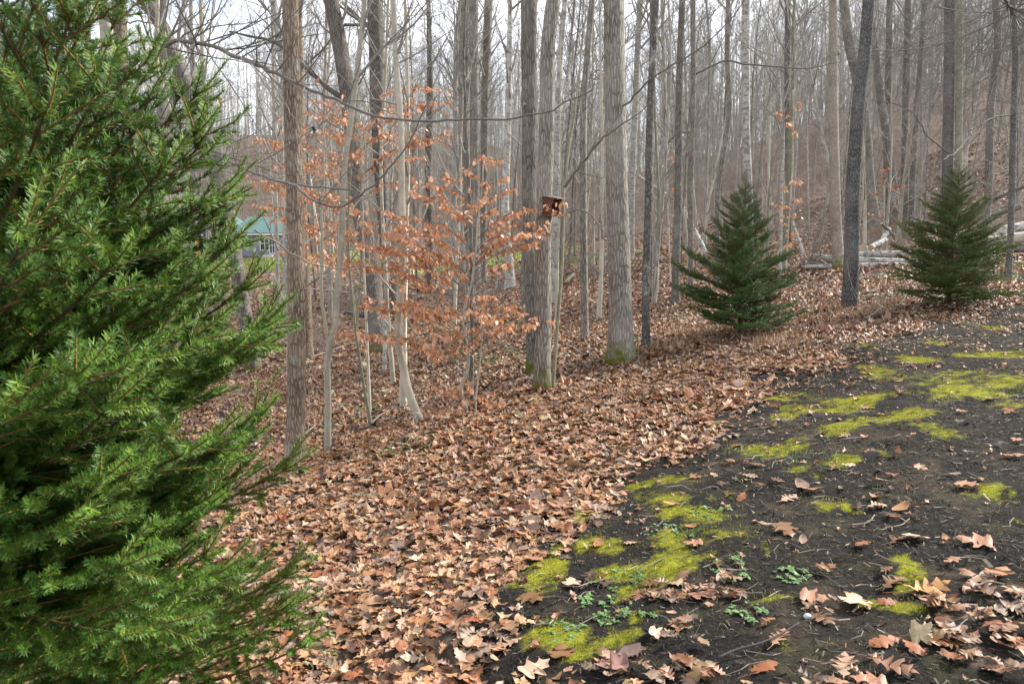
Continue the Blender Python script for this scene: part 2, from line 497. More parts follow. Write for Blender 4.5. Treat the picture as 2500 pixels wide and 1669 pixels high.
mb.build('ground', M['ground'], kind='structure')

# ------------------------------------------------------------------ leaves
def leaf_shape(kind):
    if kind == 'oak':
        o = [(0, .012), (.10, .02), (.16, .10), (.22, .16), (.25, .10), (.27, .055), (.36, .17), (.44, .31), (.47, .25), (.43, .11), (.46, .08), (.56, .22), (.66, .36), (.68, .27), (.62, .12), (.66, .09), (.76, .19), (.85, .25), (.83, .14), (.81, .09), (.88, .10), (.93, .07), (1, 0)]
    elif kind == 'oak2':
        o = [(0, .01), (.12, .05), (.20, .15), (.27, .17), (.32, .11), (.40, .22), (.48, .27), (.53, .16), (.60, .25), (.68, .29), (.72, .17), (.80, .20), (.86, .18), (.93, .09), (1, 0)]
    elif kind == 'maple':
        o = [(0, .01), (.02, .22), (.05, .34), (.14, .40), (.19, .33), (.24, .24), (.38, .40), (.50, .50), (.52, .40), (.48, .27), (.54, .17), (.66, .20), (.78, .25), (.80, .16), (.86, .10), (1, 0)]
    elif kind == 'ellipse':
        o = [(0, .01), (.12, .14), (.30, .24), (.52, .27), (.74, .20), (.90, .09), (1, 0)]
    elif kind == 'mid':
        o = [(0, .02), (.25, .26), (.42, .14), (.62, .38), (.78, .16), (1, 0)]
    else:
        o = [(0, .1), (.45, .34), (1, .05)]
    o = np.array(o); n = len(o)
    mids = np.stack([o[:, 0] * .96 - .0, np.zeros(n), np.zeros(n)], 1)
    mids[:, 0] = np.linspace(0, 1, n) * .5 + o[:, 0] * .5
    l = np.stack([o[:, 0], o[:, 1], np.zeros(n)], 1); r_ = l * [1, -1, 1]
    V = np.vstack([mids, l, r_]); V[:, 0] -= 0.5
    i = np.arange(n - 1)
    Q = np.vstack([np.stack([i, i + 1, n + i + 1, n + i], 1), np.stack([i, 2 * n + i, 2 * n + i + 1, i + 1], 1)])
    return V, Q

def rots(N, tilt, az=None, roll=None):
    az = rng.uniform(0, 2 * math.pi, N) if az is None else az
    ta = rng.uniform(0, 2 * math.pi, N); tt = np.abs(rng.normal(0, 1, N)) * tilt
    ca, sa = np.cos(az), np.sin(az)
    Rz = np.zeros((N, 3, 3)); Rz[:, 0, 0] = ca; Rz[:, 0, 1] = -sa; Rz[:, 1, 0] = sa; Rz[:, 1, 1] = ca; Rz[:, 2, 2] = 1
    k = np.stack([np.cos(ta), np.sin(ta), np.zeros(N)], 1)
    K = np.zeros((N, 3, 3)); K[:, 0, 2] = k[:, 1]; K[:, 1, 2] = -k[:, 0]; K[:, 2, 0] = -k[:, 1]; K[:, 2, 1] = k[:, 0]
    Rt = np.eye(3) + np.sin(tt)[:, None, None] * K + (1 - np.cos(tt))[:, None, None] * (K @ K)
    return Rt @ Rz

PAL = np.array([(.47, .28, .17), (.40, .215, .115), (.52, .35, .235), (.31, .145, .07), (.20, .095, .05), (.40, .19, .085), (.09, .048, .03), (.36, .25, .19), (.60, .45, .32), (.24, .165, .125), (.35, .13, .05), (.45, .25, .14)])
PW = np.array([4, 4, 3, 2.2, 2, 2, 1.5, 1.6, 1.2, 1.3, .8, 3]); PW = PW / PW.sum()
def leafcols(N, dark=1.0):
    c = PAL[rng.choice(len(PAL), N, p=PW)] * np.array([1.0, .98, .94]) * rng.uniform(0.70, 1.10, (N, 1)) * dark
    return np.clip(c * (1 + rng.normal(0, .05, (N, 3))), 0.008, 0.9)

def curl(V, N, amt):
    """per-copy bending of the leaf blade"""
    V = np.broadcast_to(V, (N,) + V.shape).copy()
    x, y = V[..., 0], V[..., 1]
    a = rng.normal(0.25, 1, (N, 1)) * amt * 1.5; b = rng.normal(0.3, 1, (N, 1)) * amt * 2.2; p = rng.uniform(0, 6.28, (N, 1))
    V[..., 2] = a * x * x + b * y * y + rng.normal(0, .35, (N, 1)) * amt * x * y * 3 + 0.05 * np.sin(x * 9 + y * 14 + p) * (0.5 + amt)
    V[..., 1] = y * (1 - np.clip(np.abs(b), 0, 1.5) * 0.25)
    return V

def inview(x, y, mx=180, my=120):
    px, py, z = proj(np.stack([x, y, gz(x, y)], 1))
    return (px > -mx) & (px < 2500 + mx) & (py < 1669 + my * 1.6) & (z > 0.3)

lit = MB()
def scatter_leaves(y0, y1, dens, kinds, size, tilt, zj, amt, thin=None):
    x0, x1 = -0.75 * y1 - 1, 0.75 * y1 + 1
    n = int((x1 - x0) * (y1 - y0) * dens)
    x = rng.uniform(x0, x1, n); y = rng.uniform(y0, y1, n)
    k = inview(x, y)
    x, y = x[k], y[k]
    f = litter(x, y)
    k = rng.uniform(0, 1, len(x)) < f
    k &= rng.uniform(0, 1, len(x)) > 0.8 * mossf(x, y)
    k &= rng.uniform(0, 1, len(x)) > 0.9 * blob(x, y, LAWN)
    k &= rng.uniform(0, 1, len(x)) > 0.5 * blob(x, y, GREEN, 0.9)
    x, y = x[k], y[k]
    ch = rng.choice(len(kinds), len(x))
    for i, kd in enumerate(kinds):
        s = ch == i; N = int(s.sum())
        V, Qd = leaf_shape(kd)
        Vc = curl(V, N, amt)
        pos = np.stack([x[s], y[s], gz(x[s], y[s]) + 0.008 + rng.uniform(0, zj, N)], 1)
        sc = size * rng.lognormal(0, 0.26, N) * (0.72 if kd == 'ellipse' else 1.0)
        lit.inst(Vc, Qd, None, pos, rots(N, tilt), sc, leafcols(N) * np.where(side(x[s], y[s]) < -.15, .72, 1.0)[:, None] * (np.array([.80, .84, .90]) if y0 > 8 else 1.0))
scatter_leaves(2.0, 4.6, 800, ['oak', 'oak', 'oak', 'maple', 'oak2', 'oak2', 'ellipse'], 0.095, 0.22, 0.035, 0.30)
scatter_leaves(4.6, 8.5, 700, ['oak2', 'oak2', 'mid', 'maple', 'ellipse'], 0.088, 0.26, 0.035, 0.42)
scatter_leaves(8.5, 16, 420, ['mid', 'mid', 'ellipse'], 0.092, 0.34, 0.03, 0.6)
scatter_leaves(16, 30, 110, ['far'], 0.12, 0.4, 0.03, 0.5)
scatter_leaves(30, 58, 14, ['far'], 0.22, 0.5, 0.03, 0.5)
n = 45000
x = rng.uniform(-2, 12, n); y = rng.uniform(2, 14, n)
dd = -side(x, y)
k = inview(x, y) & (dd > -.2) & (rng.uniform(0, 1, n) < (.75 * np.exp(-np.maximum(dd, 0) / .35) + .10 + .7 * ss(5.0, 8.5, y) * (pnoise(x, y, 4, 21) > -.2)))
x, y = x[k], y[k]
for kd, lo, hi in (('mid', 0, .5), ('oak2', .5, .75), ('ellipse', .75, 1.01)):
    u_ = rng.uniform(0, 1, len(x)); k = (u_ >= lo) & (u_ < hi); N = int(k.sum()); V, Qd = leaf_shape(kd)
    lit.inst(curl(V, N, .5), Qd, None, np.stack([x[k], y[k], gz(x[k], y[k]) + .008 + rng.uniform(0, .012, N)], 1), rots(N, .25), np.clip(rng.lognormal(-3.2, .45, N), .01, .08), leafcols(N, .9))
lit.build('leaf_litter', M['leaf'], kind='stuff', label='deep carpet of curled brown oak and maple leaves over the forest floor', cat='leaf litter')

# single leaves lying on the dark soil
LM = []
for kd, amt in (('oak', .10), ('oak', .22), ('maple', .12), ('oak2', .18), ('ellipse', .25), ('oak', .06), ('maple', .25)):
    V, Qd = leaf_shape(kd)
    b_ = MB(); Vv = curl(V, 1, amt)[0]
    if kd != 'ellipse':
        b_.tube([(-.78, .03, .01), (-.6, 0, 0), (-.49, 0, 0)], .008, 4)
    b_.add(Vv, Qd)
    LM.append((kd, b_))
LEAFMESH = []
for kd, b_ in LM:
    for rep in range(3):
        c = leafcols(1, .98)[0]
        b2 = MB(); b2.add(np.concatenate(b_.v), np.concatenate(b_.q), None, c)
        LEAFMESH.append((kd, b2.mesh('oak_leaf', M['leaf'])))
def single_leaf(px, py, size, k, az, label, group=None, mesh=None, col=None):
    p = cast(px, py)
    kd, m = LEAFMESH[k % len(LEAFMESH)]
    if mesh: m = mesh
    nm = {'oak': 'oak_leaf', 'oak2': 'oak_leaf', 'maple': 'maple_leaf', 'ellipse': 'beech_leaf'}[kd]
    o = bpy.data.objects.new(nm, m); COL.objects.link(o)
    o.location = (p[0], p[1], float(gz(p[0], p[1])) + 0.022)
    nrm = Vector((-0.12 + rng.normal(0, .12), rng.normal(0, .12), 1)).normalized()
    o.rotation_mode = 'QUATERNION'
    o.rotation_quaternion = Vector((0, 0, 1)).rotation_difference(nrm) @ Quaternion((0, 0, 1), az)
    o.scale = (size,) * 3
    return tag(o, label, 'leaf', group)
V, Qd = leaf_shape('oak'); b_ = MB(); Vv = curl(V, 1, .12)[0]; b_.tube([(-.9, .05, .0), (-.6, 0, 0), (-.49, 0, 0)], .008, 4, c=(.4, .2, .08)); b_.add(Vv, Qd, None, (.50, .26, .10))
single_leaf(2262, 1450, .20, 0, 0.1, 'orange brown deeply lobed oak leaf lying flat alone on the black soil', mesh=b_.mesh('oak_leaf', M['leaf']))
single_leaf(2180, 1428, .16, 3, 0.6, 'grey brown curled oak leaf just left of the orange lobed leaf on black soil')
single_leaf(2087, 1475, .14, 6, 1.3, 'pale pinkish maple leaf with spread points below the curled grey oak leaf')
single_leaf(1690, 1294, .09, 12, 0.3, 'small cream leaf lying at the right rim of the brightest moss cushion')
SL = [(1810, 1220, .12), (1920, 1305, .13), (1960, 1330, .09), (1870, 1290, .10), (2190, 1325, .13), (2240, 1320, .13), (2375, 1330, .15), (2200, 1250, .14), (2140, 1240, .13), (2180, 1268, .10), (2365, 1192, .13), (2395, 1178, .06), (2150, 1180, .12), (2035, 1145, .10), (2070, 1142, .08), (1960, 1195, .16), (1925, 1225, .14), (1985, 1205, .11), (1780, 1215, .10), (1640, 1240, .10), (1435, 1258, .10), (1460, 1340, .12), (1540, 1335, .09), (1440, 1415, .13), (1480, 1435, .12), (1395, 1430, .10), (1300, 1470, .14), (1280, 1530, .12), (1690, 1335, .10), (1750, 1385, .07), (1665, 1415, .12), (2020, 1395, .09), (2380, 1420, .14), (2440, 1405, .12), (2165, 1400, .08), (2320, 1380, .08), (2000, 1520, .14), (1990, 1470, .12), (1875, 1525, .08), (2170, 1480, .10), (2160, 1575, .14), (2230, 1590, .13), (2300, 1520, .12), (2060, 1640, .14), (2180, 1640, .16), (1860, 1640, .14), (1900, 1570, .12), (1310, 1640, .13), (1370, 1600, .12), (1250, 1580, .12), (2470, 1120, .12), (2440, 1090, .10), (2480, 1080, .08), (2330, 1165, .08), (2060, 1070, .09), (1990, 1090, .08), (2110, 1000, .08), (2200, 960, .09), (2290, 900, .09), (2390, 850, .09), (2130, 890, .08), (2060, 900, .10), (2250, 1150, .08), (2100, 1340, .09), (1780, 1130, .10), (1850, 1140, .11), (1830, 1170, .11), (1760, 1190, .10), (1700, 1170, .09), (1900, 1180, .10), (1600, 1430, .14), (1650, 1465, .12), (1720, 1460, .13), (1580, 1460, .11), (1800, 1455, .12), (2270, 1010, .08), (2350, 1010, .08), (2460, 1010, .10), (2420, 980, .09), (1350, 1360, .10), (1560, 1250, .09)]
for i, (px, py, s_) in enumerate(SL):
    single_leaf(px, py, s_, int(rng.integers(0, 21)), rng.uniform(0, 6.28), 'single dry brown leaf lying loose on the dark mossy soil bank', 'single dry leaves strewn on the dark soil')

# debris chips and tiny twigs on the soil, moss tufts, weeds, dry grass
db = MB()
n = 230000
x = rng.uniform(-2, 9, n); y = rng.uniform(1.9, 12, n)
k = inview(x, y) & (rng.uniform(0, 1, n) > litter(x, y)) & (rng.uniform(0, 1, n) > 0.85 * mossf(x, y))
x, y = x[k], y[k]; N = len(x)
V = np.array([(-.5, -.07, 0), (.5, -.07, .02), (.5, .07, .02), (-.5, .07, 0)])
cc = np.array([(.04, .033, .026), (.10, .08, .06), (.22, .18, .13), (.015, .014, .014), (.16, .085, .05), (.36, .31, .25)])[rng.choice(6, N, p=[.31, .15, .06, .40, .06, .02])]
db.inst(V, [[0, 1, 2, 3]], None, np.stack([x, y, gz(x, y) + 0.006 + rng.uniform(0, .012, N)], 1), rots(N, .35), rng.lognormal(-4.15, .5, N), cc)
for i in range(1700):
    x_ = rng.uniform(-1, 8); y_ = rng.uniform(2.2, 11)
    if litter(np.array([x_]), np.array([y_]))[0] > rng.uniform(0.3, 1.3): continue
    L = rng.uniform(.04, .22); a = rng.uniform(0, 6.28); z_ = float(gz(x_, y_)) + .012
    d = np.array([math.cos(a), math.sin(a), 0]); e = np.array([-d[1], d[0], 0])
    P = [np.array([x_, y_, z_]) + d * L * t + e * L * .12 * rng.normal() + np.array([0, 0, rng.uniform(0, .012)]) for t in (0, .4, .7, 1)]
    db.tube(P, np.array([1, .9, .7, .4]) * rng.uniform(.0012, .003), 4, c=np.array([.30, .26, .21]) * rng.uniform(.4, 1.3))
db.build('forest_debris', M['twig'], kind='stuff', label='fine twigs, bark chips and crumbs strewn over the dark soil', cat='debris', smooth=False)

ms = MB()
def tufts(mbuf, xs, ys, h, w, col, lean=.5, k=3):
    N = len(xs)
    V = np.array([(-w / 2, 0, 0), (w / 2, 0, 0), (0, 0, 1.0)])
    for j in range(k):
        Rr = rots(N, lean)
        jx = rng.normal(0, .006, N); jy = rng.normal(0, .006, N)
        mbuf.inst(V, None, [[0, 1, 2]], np.stack([xs + jx, ys + jy, gz(xs, ys) + .004 + .012 * blob(xs, ys, MOSS)], 1), Rr, h * rng.uniform(.6, 1.4, N), col * rng.uniform(.65, 1.3, (N, 1)))
n = 400000
x = rng.uniform(-1, 8, n); y = rng.uniform(2.2, 11, n)
f = mossf(x, y)
k = (rng.uniform(0, 1, n) < f ** 1.3 * np.clip(.65 + 1.0 * pnoise(x, y, 45, 77), .03, 1)) & inview(x, y)
x, y = x[k], y[k]
mc = np.array([.30, .295, .022]) * (1 + .35 * pnoise(x, y, 7, 5))[:, None] * (1 + .2 * pnoise(x, y, 50, 6))[:, None]; mc = np.clip(mc, .02, 1)
tufts(ms, x, y, .015, .18, mc, .7, 2)
ms.build('moss', M['moss'], kind='stuff', label='yellow green moss cushions on the dark soil bank', cat='moss', smooth=False)

# green rosettes of small weeds
wd = MB()
Vl, Ql = leaf_shape('ellipse')
def rosettes(L, n, size, col, kmin=5, kmax=9, buf=wd, tilt=.35):
    for (cx, cy, rx, ry) in L:
        for i in range(n):
            a = rng.uniform(0, 6.28); rr = math.sqrt(rng.uniform(0, 1))
            x_, y_ = cx + rx * rr * math.cos(a) * 1.1, cy + ry * rr * math.sin(a) * 1.1
            m_ = int(rng.integers(kmin, kmax)); s_ = size * rng.uniform(.6, 1.4)
            az = np.arange(m_) * 2.4 + rng.uniform(0, 6)
            V_ = Vl.copy(); V_[:, 0] += .55; V_[:, 2] = .35 * V_[:, 0] - .35 * V_[:, 0] ** 2
            pos = np.tile([x_, y_, float(gz(x_, y_)) + .012], (m_, 1))
            buf.inst(V_, Ql, None, pos, rots(m_, tilt, az), s_ * rng.uniform(.6, 1.1, m_), np.array(col) * rng.uniform(.7, 1.25, (m_, 1)))
rosettes(WEED, 16, .021, (.13, .24, .075))
rosettes(GREEN, 95, .048, (.13, .20, .06))
wd.build('low_weeds', M['green_leaf'], kind='stuff', label='small green weed rosettes growing through moss, soil and leaves', cat='weeds')

gr = MB()
def blades(L, n, h, cols, w=.004, buf=gr, lean=.5):
    for (cx, cy, rx, ry) in L:
        a = rng.uniform(0, 6.28, n); rr = np.sqrt(rng.uniform(0, 1, n))
        x = cx + rx * rr * np.cos(a); y = cy + ry * rr * np.sin(a)
        c = np.array(cols)[rng.choice(len(cols), n)] * rng.uniform(.7, 1.25, (n, 1))
        V = np.array([(-w, 0, 0), (w, 0, 0), (w * .7, 0, .6), (-w * .7, 0, .6), (0, 0.06, 1.0)]) / 1.0
        V[:, 0] /= h; 
        buf.inst(V, [[0, 1, 2, 3]], [[3, 2, 4]], np.stack([x, y, gz(x, y)], 1), rots(n, lean), h * rng.uniform(.4, 1.3, n), c)
TAN = [(.42, .28, .17), (.34, .20, .12), (.48, .36, .24), (.26, .14, .08)]
blades(patches([(1700, 815, 60, 12), (1780, 815, 80, 16), (1870, 805, 80, 22), (1960, 790, 80, 20), (2050, 765, 70, 18), (2120, 760, 60, 12), (1620, 850, 70, 12), (2170, 745, 50, 8), (1900, 840, 80, 14)]), 650, .10, TAN)
gr.build('dry_grass', M['green_leaf'], kind='stuff', label='tan dead grass along the crest of the bank by the small spruce', cat='dry grass', smooth=False)
g2 = MB()
blades(LAWN, 3500, .12, [(.16, .22, .05), (.26, .27, .08)], .02, g2)
blades(patches([(2430, 690, 90, 10), (2480, 650, 60, 8)]), 900, .12, [(.10, .16, .04), (.18, .20, .07)], .004, g2)
blades(patches([(1560, 1420, 60, 20), (1700, 1300, 40, 16), (900, 1400, 30, 12), (830, 1300, 20, 10), (1820, 1110, 60, 20), (1990, 1130, 80, 30)]), 110, .045, [(.12, .22, .05), (.2, .24, .08)], .0022, g2)
n = 60000
x = rng.uniform(-1, 9, n); y = rng.uniform(2.4, 12, n)
k = inview(x, y) & (side(x, y) < .1) & (rng.uniform(0, 1, n) < np.clip(.15 + .8 * pnoise(x, y, 3, 61), 0, .8))
x, y = x[k], y[k]; N = len(x)
V = np.array([(-.05, 0, 0), (.05, 0, 0), (.03, .1, .5), (-.03, .1, .5), (0, .45, .9)])
cc = np.array([(.30, .25, .13), (.20, .22, .07), (.14, .19, .05), (.38, .32, .2)])[rng.choice(4, N)] * rng.uniform(.5, 1.1, (N, 1))
g2.inst(V, [[0, 1, 2, 3]], [[3, 2, 4]], np.stack([x, y, gz(x, y)], 1), rots(N, .6), rng.uniform(.012, .038, N), cc)
g2.build('grass', M['green_leaf'], kind='stuff', label='thin green grass on the far clearing and the bank', cat='grass', smooth=False)

# ------------------------------------------------------------------ bare trees
def wander(p, d, L, n, jit, up=0.0):
    P = [np.array(p, float)]; d = np.array(d, float); d /= np.linalg.norm(d)
    for i in range(n):
        d = d + rng.normal(0, jit, 3) + np.array([0, 0, up])
        d /= np.linalg.norm(d)
        P.append(P[-1] + d * L / n)
    return np.array(P)

def side_dir(T, ang):
    a = rng.normal(size=3); a -= T * (a @ T); a /= np.linalg.norm(a) + 1e-9
    return T * math.cos(ang) + a * math.sin(ang)

def twigs(buf, P, r0, level, dens, Lf, col, up=.04, sides=3, start=0.15, minr=0.0012, jit=.16):
    """recursive side twigs on a path"""
    seg = np.linalg.norm(np.diff(P, axis=0), axis=1); s = np.concatenate([[0], np.cumsum(seg)]); L = s[-1]
    n = max(1, int(L * dens))
    for t in rng.uniform(start, .97, n):
        i = min(np.searchsorted(s, t * L) - 1, len(P) - 2); i = max(i, 0)
        f = (t * L - s[i]) / (seg[i] + 1e-9)
        p = P[i] + (P[i + 1] - P[i]) * f
        T = (P[i + 1] - P[i]) / (seg[i] + 1e-9)
        l = L * Lf * (1.15 - t) * rng.uniform(.5, 1.25)
        if l < .04: continue
        d = side_dir(T, rng.uniform(.6, 1.05))
        ns = 6 if level > 0 else 4
        Pt = wander(p, d, l, ns, jit, up)
        r = max(minr, r0 * (1.05 - t) * .5)
        buf.tube(Pt, np.linspace(r, max(minr * .5, r * .3), ns + 1), sides, c=col, cap=False)
        if level > 0:
            twigs(buf, Pt, r, level - 1, dens * 1.7, Lf, col, up, 3, .2, minr, jit)

GREY = (.265, .25, .22)
def crown(buf, P, Rr, i0, n1, Lmax, lev2=5, lev3=4, col=GREY, minr=.004, sides=4, ang=(.5, .95), segs=(5, 3, 2)):
    """branches of a forest tree along the path P from index i0 up"""
    N = len(P)
    for b in range(n1):
        t = i0 + (N - 1.2 - i0) * (b + rng.uniform(0, 1)) / n1
        i = int(t); f = t - i; p = P[i] + (P[i + 1] - P[i]) * f
        T = P[i + 1] - P[i]; T /= np.linalg.norm(T)
        rel = (t - i0) / (N - 1 - i0)
        L = Lmax * (1.0 - .65 * rel) * rng.uniform(.5, 1.1) * min(1, .5 + 2 * rel)
        r = min(float(Rr[i]) * .55, .012 + L * .012)
        P1 = wander(p, side_dir(T, rng.uniform(*ang)), L, segs[0], .13, .07)
        buf.tube(P1, np.linspace(r, minr, segs[0] + 1), sides, c=col, cap=False)
        for k in range(lev2):
            u = rng.uniform(.25, 1.0) * (segs[0] - .01); a = int(u); q = P1[a] + (P1[a + 1] - P1[a]) * (u - a)
            T1 = P1[a + 1] - P1[a]; T1 /= np.linalg.norm(T1)
            L2 = L * .45 * rng.uniform(.5, 1.1)
            P2 = wander(q, side_dir(T1, rng.uniform(.5, .9)), L2, segs[1], .15, .08)
            r2 = max(minr, r * .45 * (1 - u / segs[0] * .5))
            buf.tube(P2, np.linspace(r2, minr * .8, segs[1] + 1), 3, c=col, cap=False)
            for j in range(lev3):
                w = rng.uniform(.2, .98) * segs[1]; a2 = min(int(w), segs[1] - 1)
                q2 = P2[a2] + (P2[a2 + 1] - P2[a2]) * (w - a2)
                T2 = P2[a2 + 1] - P2[a2]; T2 /= np.linalg.norm(T2)
                P3 = wander(q2, side_dir(T2, rng.uniform(.4, .9)), L2 * .6 * rng.uniform(.5, 1.2), segs[2], .2, .06)
                buf.tube(P3, np.linspace(minr * .8, minr * .4, segs[2] + 1), 3, c=col, cap=False)

def spline(P, n):
    P = np.asarray(P, float)
    s = np.concatenate([[0], np.cumsum(np.linalg.norm(np.diff(P, axis=0), axis=1))])
    u = np.linspace(0, s[-1], n)
    # Catmull style smoothing through piecewise cubic (per axis)
    out = []
    m = np.gradient(P, s, axis=0) if len(P) > 2 else np.tile((P[-1] - P[0]) / s[-1], (2, 1))
    for a in u:
        i = min(max(np.searchsorted(s, a) - 1, 0), len(P) - 2)
        h = s[i + 1] - s[i]; t = (a - s[i]) / h
        out.append((2 * t**3 - 3 * t**2 + 1) * P[i] + (t**3 - 2 * t**2 + t) * h * m[i] + (-2 * t**3 + 3 * t**2) * P[i + 1] + (t**3 - t**2) * h * m[i + 1])
    return np.array(out)

TREES = {}
def hero(key, path, w0, w1, bark, label, name='bare_tree', Y=None, H=15, group=None, flare=.35, low=0, bark_col=GREY, n1=18, Lmax=3.2):
    """path: photo pixels from the foot upward; widths in photo pixels; Y = distance when the foot is hidden"""
    if Y is None:
        b = cast(*path[0]); Y = b[1]
    else:
        b = at(path[0][0], path[0][1], Y)
    pts = [at(px, py, Y) for px, py in path]
    b = pts[0].copy(); b[2] = float(gz(b[0], b[1]))
    pts[0][2] = b[2]
    if pts[1][2] - pts[0][2] < .1: pts.pop(1)
    root = b.copy(); root[2] -= .35
    top = pts[-1]; d = pts[-1] - pts[-2]; d = d / np.linalg.norm(d)
    d = d * .6 + np.array([0, 0, .6]); d /= np.linalg.norm(d)
    nvis = len(pts)
    px_m = Y / F
    Hc = top[2] - b[2]
    cur = top.copy(); ext = []
    rem = max(2.0, H - Hc); ne = 6
    for i in range(ne):
        d = d + rng.normal(0, .05, 3); d /= np.linalg.norm(d)
        cur = cur + d * rem / ne; ext.append(cur.copy())
    n = max(24, int(Hc / .22))
    Pv = spline([root + (b - root) * 0] + pts, n)
    Pe = spline([top] + ext, 14)[1:]
    P = np.vstack([Pv, Pe])
    h = P[:, 2] - b[2]
    r0, r1 = w0 * px_m / 2, w1 * px_m / 2
    hv = np.clip(h / Hc, 0, 1)
    rad = r0 + (r1 - r0) * hv
    over = np.clip((h - Hc) / max(rem, .1), 0, 1)
    rad = rad * (1 - over * .82)
    rad = rad * (1 + flare * np.exp(-np.maximum(h, 0) / (.9 * max(r0 * 2, .12))))
    k = 28 if w0 > 25 else (16 if w0 > 12 else 10)
    t = thing(name, b, label, 'tree', group)
    tb = MB(); tb.tube(P, rad, k, wob=.022 if w0 > 12 else .03)
    tb.v = [v - b.astype(np.float32) for v in tb.v]
    tb.build('trunk', M[bark], t)
    cb = MB(); i0 = max(int(np.argmax(h > min(H * .38, Hc + .4))), 3)
    crown(cb, P, rad, i0, n1, Lmax, 4, 3, col=bark_col)
    if not low and Y > 11: low = 3
    if low:
        for q in range(low):
            hh = rng.uniform(.25, 1.0) * Hc; i = int(np.argmax(h > hh)); T = np.array([0, 0, 1.])
            Pt = wander(P[i], side_dir(T, rng.uniform(.9, 1.4)), rng.uniform(.5, 1.5), 6, .12, .02)
            cb.tube(Pt, np.linspace(.009, .002, 7), 4, c=bark_col, cap=False)
            twigs(cb, Pt, .008, 1, 6, .4, bark_col)
    cb.v = [v - b.astype(np.float32) for v in cb.v]
    cb.build('crown', M['twig'], t)
    TREES[key] = (t, b, Y, P, rad)
    return t

def limb(key, path, w0, w1, Y0=None, Y1=None, tw=(5, 2), Lf=.34, col=(.155, .14, .125), leaf=0, name='limb', n=26):
    t, b, Y, P_, _ = TREES[key]
    Y0 = Y if Y0 is None else Y0; Y1 = Y0 if Y1 is None else Y1
    m = len(path)
    pts = [at(px, py, Y0 + (Y1 - Y0) * i / (m - 1)) for i, (px, py) in enumerate(path)]
    P = spline(pts, n)
    P[1:-1] += rng.normal(0, .006, P[1:-1].shape)
    r = np.linspace(w0 * Y0 / F / 2, w1 * Y1 / F / 2, n)
    lb = MB(); lb.tube(P, r, 8, c=col)
    if tw: twigs(lb, P, r[0], tw[1], tw[0] * 1.1, Lf * 1.35, col, up=.05, jit=.09)
    lb.v = [v - b.astype(np.float32) for v in lb.v]
    lb.build(name, M['twig'], t)

H_ = hero
# --- left group
H_('L1', [(255, 800), (255, 455), (255, 250), (262, 100), (252, 0)], 32, 28, 'smooth', 'smooth pale grey tree directly left of the shaggy brown trunk, behind the big spruce', 'maple_tree', Y=9.0)
H_('L2', [(300, 800), (300, 455), (298, 250), (290, 0)], 38, 32, 'brown', 'shaggy brown barked tree pressed against the pale smooth trunk behind the big spruce', 'hickory_tree', Y=10.5)
H_('L3', [(618, 905), (611, 845), (589, 718), (564, 573), (538, 473), (520, 400), (484, 309), (458, 218), (429, 145), (398, 70), (353, 0)], 34, 32, 'oak', 'dark grey tree leaning strongly left, its lower trunk seen beside the spruce tips', 'oak_tree', low=2)
H_('L4', [(395, 740), (396, 400), (394, 0)], 24, 20, 'ashp', 'grey upright tree crossing behind the leaning dark tree near the top left', 'bare_tree', Y=15)
H_('L5', [(513, 775), (510, 600), (500, 300), (490, 0)], 14, 9, 'smooth', 'pale slim tree whose foot shows between spruce shoots left of the leaning trunk', 'bare_tree', H=14)
H_('L6', [(473, 780), (472, 500), (470, 200), (466, 0)], 12, 8, 'pale', 'whitish slim tree whose foot shows just left of another pale foot behind spruce shoots', H=13)
H_('L7', [(425, 700), (425, 364), (411, 255), (387, 180), (385, 0)], 11, 10, 'smooth', 'thin crooked pale tree bending left of the dark leaning oak', Y=12, H=11, low=4)
H_('L8', [(188, 700), (186, 200), (184, 0)], 17, 15, 'ashp', 'grey trunk showing between high spruce boughs, the left one of two', Y=17)
H_('L9', [(218, 700), (216, 200), (214, 0)], 14, 12, 'ashp', 'grey trunk showing between high spruce boughs, the right one of two', Y=19)
H_('L10', [(680, 775), (677, 640), (672, 400), (668, 200), (664, 0)], 11, 7, 'smooth', 'thin pale sapling standing left of the brown furrowed trunk, in front of the house', 'sapling', H=10, low=3)
H_('L11', [(696, 800), (694, 640), (690, 400), (686, 100)], 9, 5, 'smooth', 'thinnest sapling touching the left edge of the brown furrowed trunk', 'sapling', H=9, low=3)
H_('A', [(722, 1135), (724, 900), (722, 570), (715, 300), (709, 0)], 46, 37, 'brown', 'brown furrowed tree with pale lichen spots standing nearest the spruce tips', 'hickory_tree', low=0)
H_('Ab', [(750, 880), (745, 700), (738, 560), (730, 200), (726, 0)], 30, 20, 'brown', 'pinkish brown tree mostly hidden right behind the brown furrowed tree', 'hickory_tree')
H_('B', [(700, 700), (702, 400), (698, 255), (682, 110), (666, 0)], 16, 15, 'pale', 'whitish curving tree passing behind the brown furrowed trunk near the top', 'birch_tree', Y=21, H=16)
# --- middle group
H_('C', [(925, 862), (916, 755), (905, 645), (878, 509), (858, 300), (845, 200), (830, 110), (808, 0)], 44, 34, 'oak', 'thick dark tree leaning left with a mossy spreading foot, behind the copper beech leaves', 'oak_tree', flare=.7)
H_('D', [(958, 765), (945, 600), (930, 400), (922, 255), (920, 145), (915, 0)], 34, 36, 'oak', 'dark thick upright tree right behind the leaning dark oak', 'oak_tree', low=2)
H_('E', [(800, 1100), (801, 980), (804, 845), (816, 809), (822, 718), (833, 609), (836, 545), (842, 400), (854, 309), (867, 218), (880, 109), (891, 0)], 17, 12, 'smooth', 'pale olive young tree forked low, its right stem curving up to the right', 'young_tree', H=9, flare=.15, low=2, n1=10, Lmax=1.6)
limb('E', [(804, 850), (792, 800), (787, 755), (785, 609), (786, 500), (792, 400), (790, 300)], 10, 4, tw=(3, 1), col=(.38, .35, .27), name='stem')
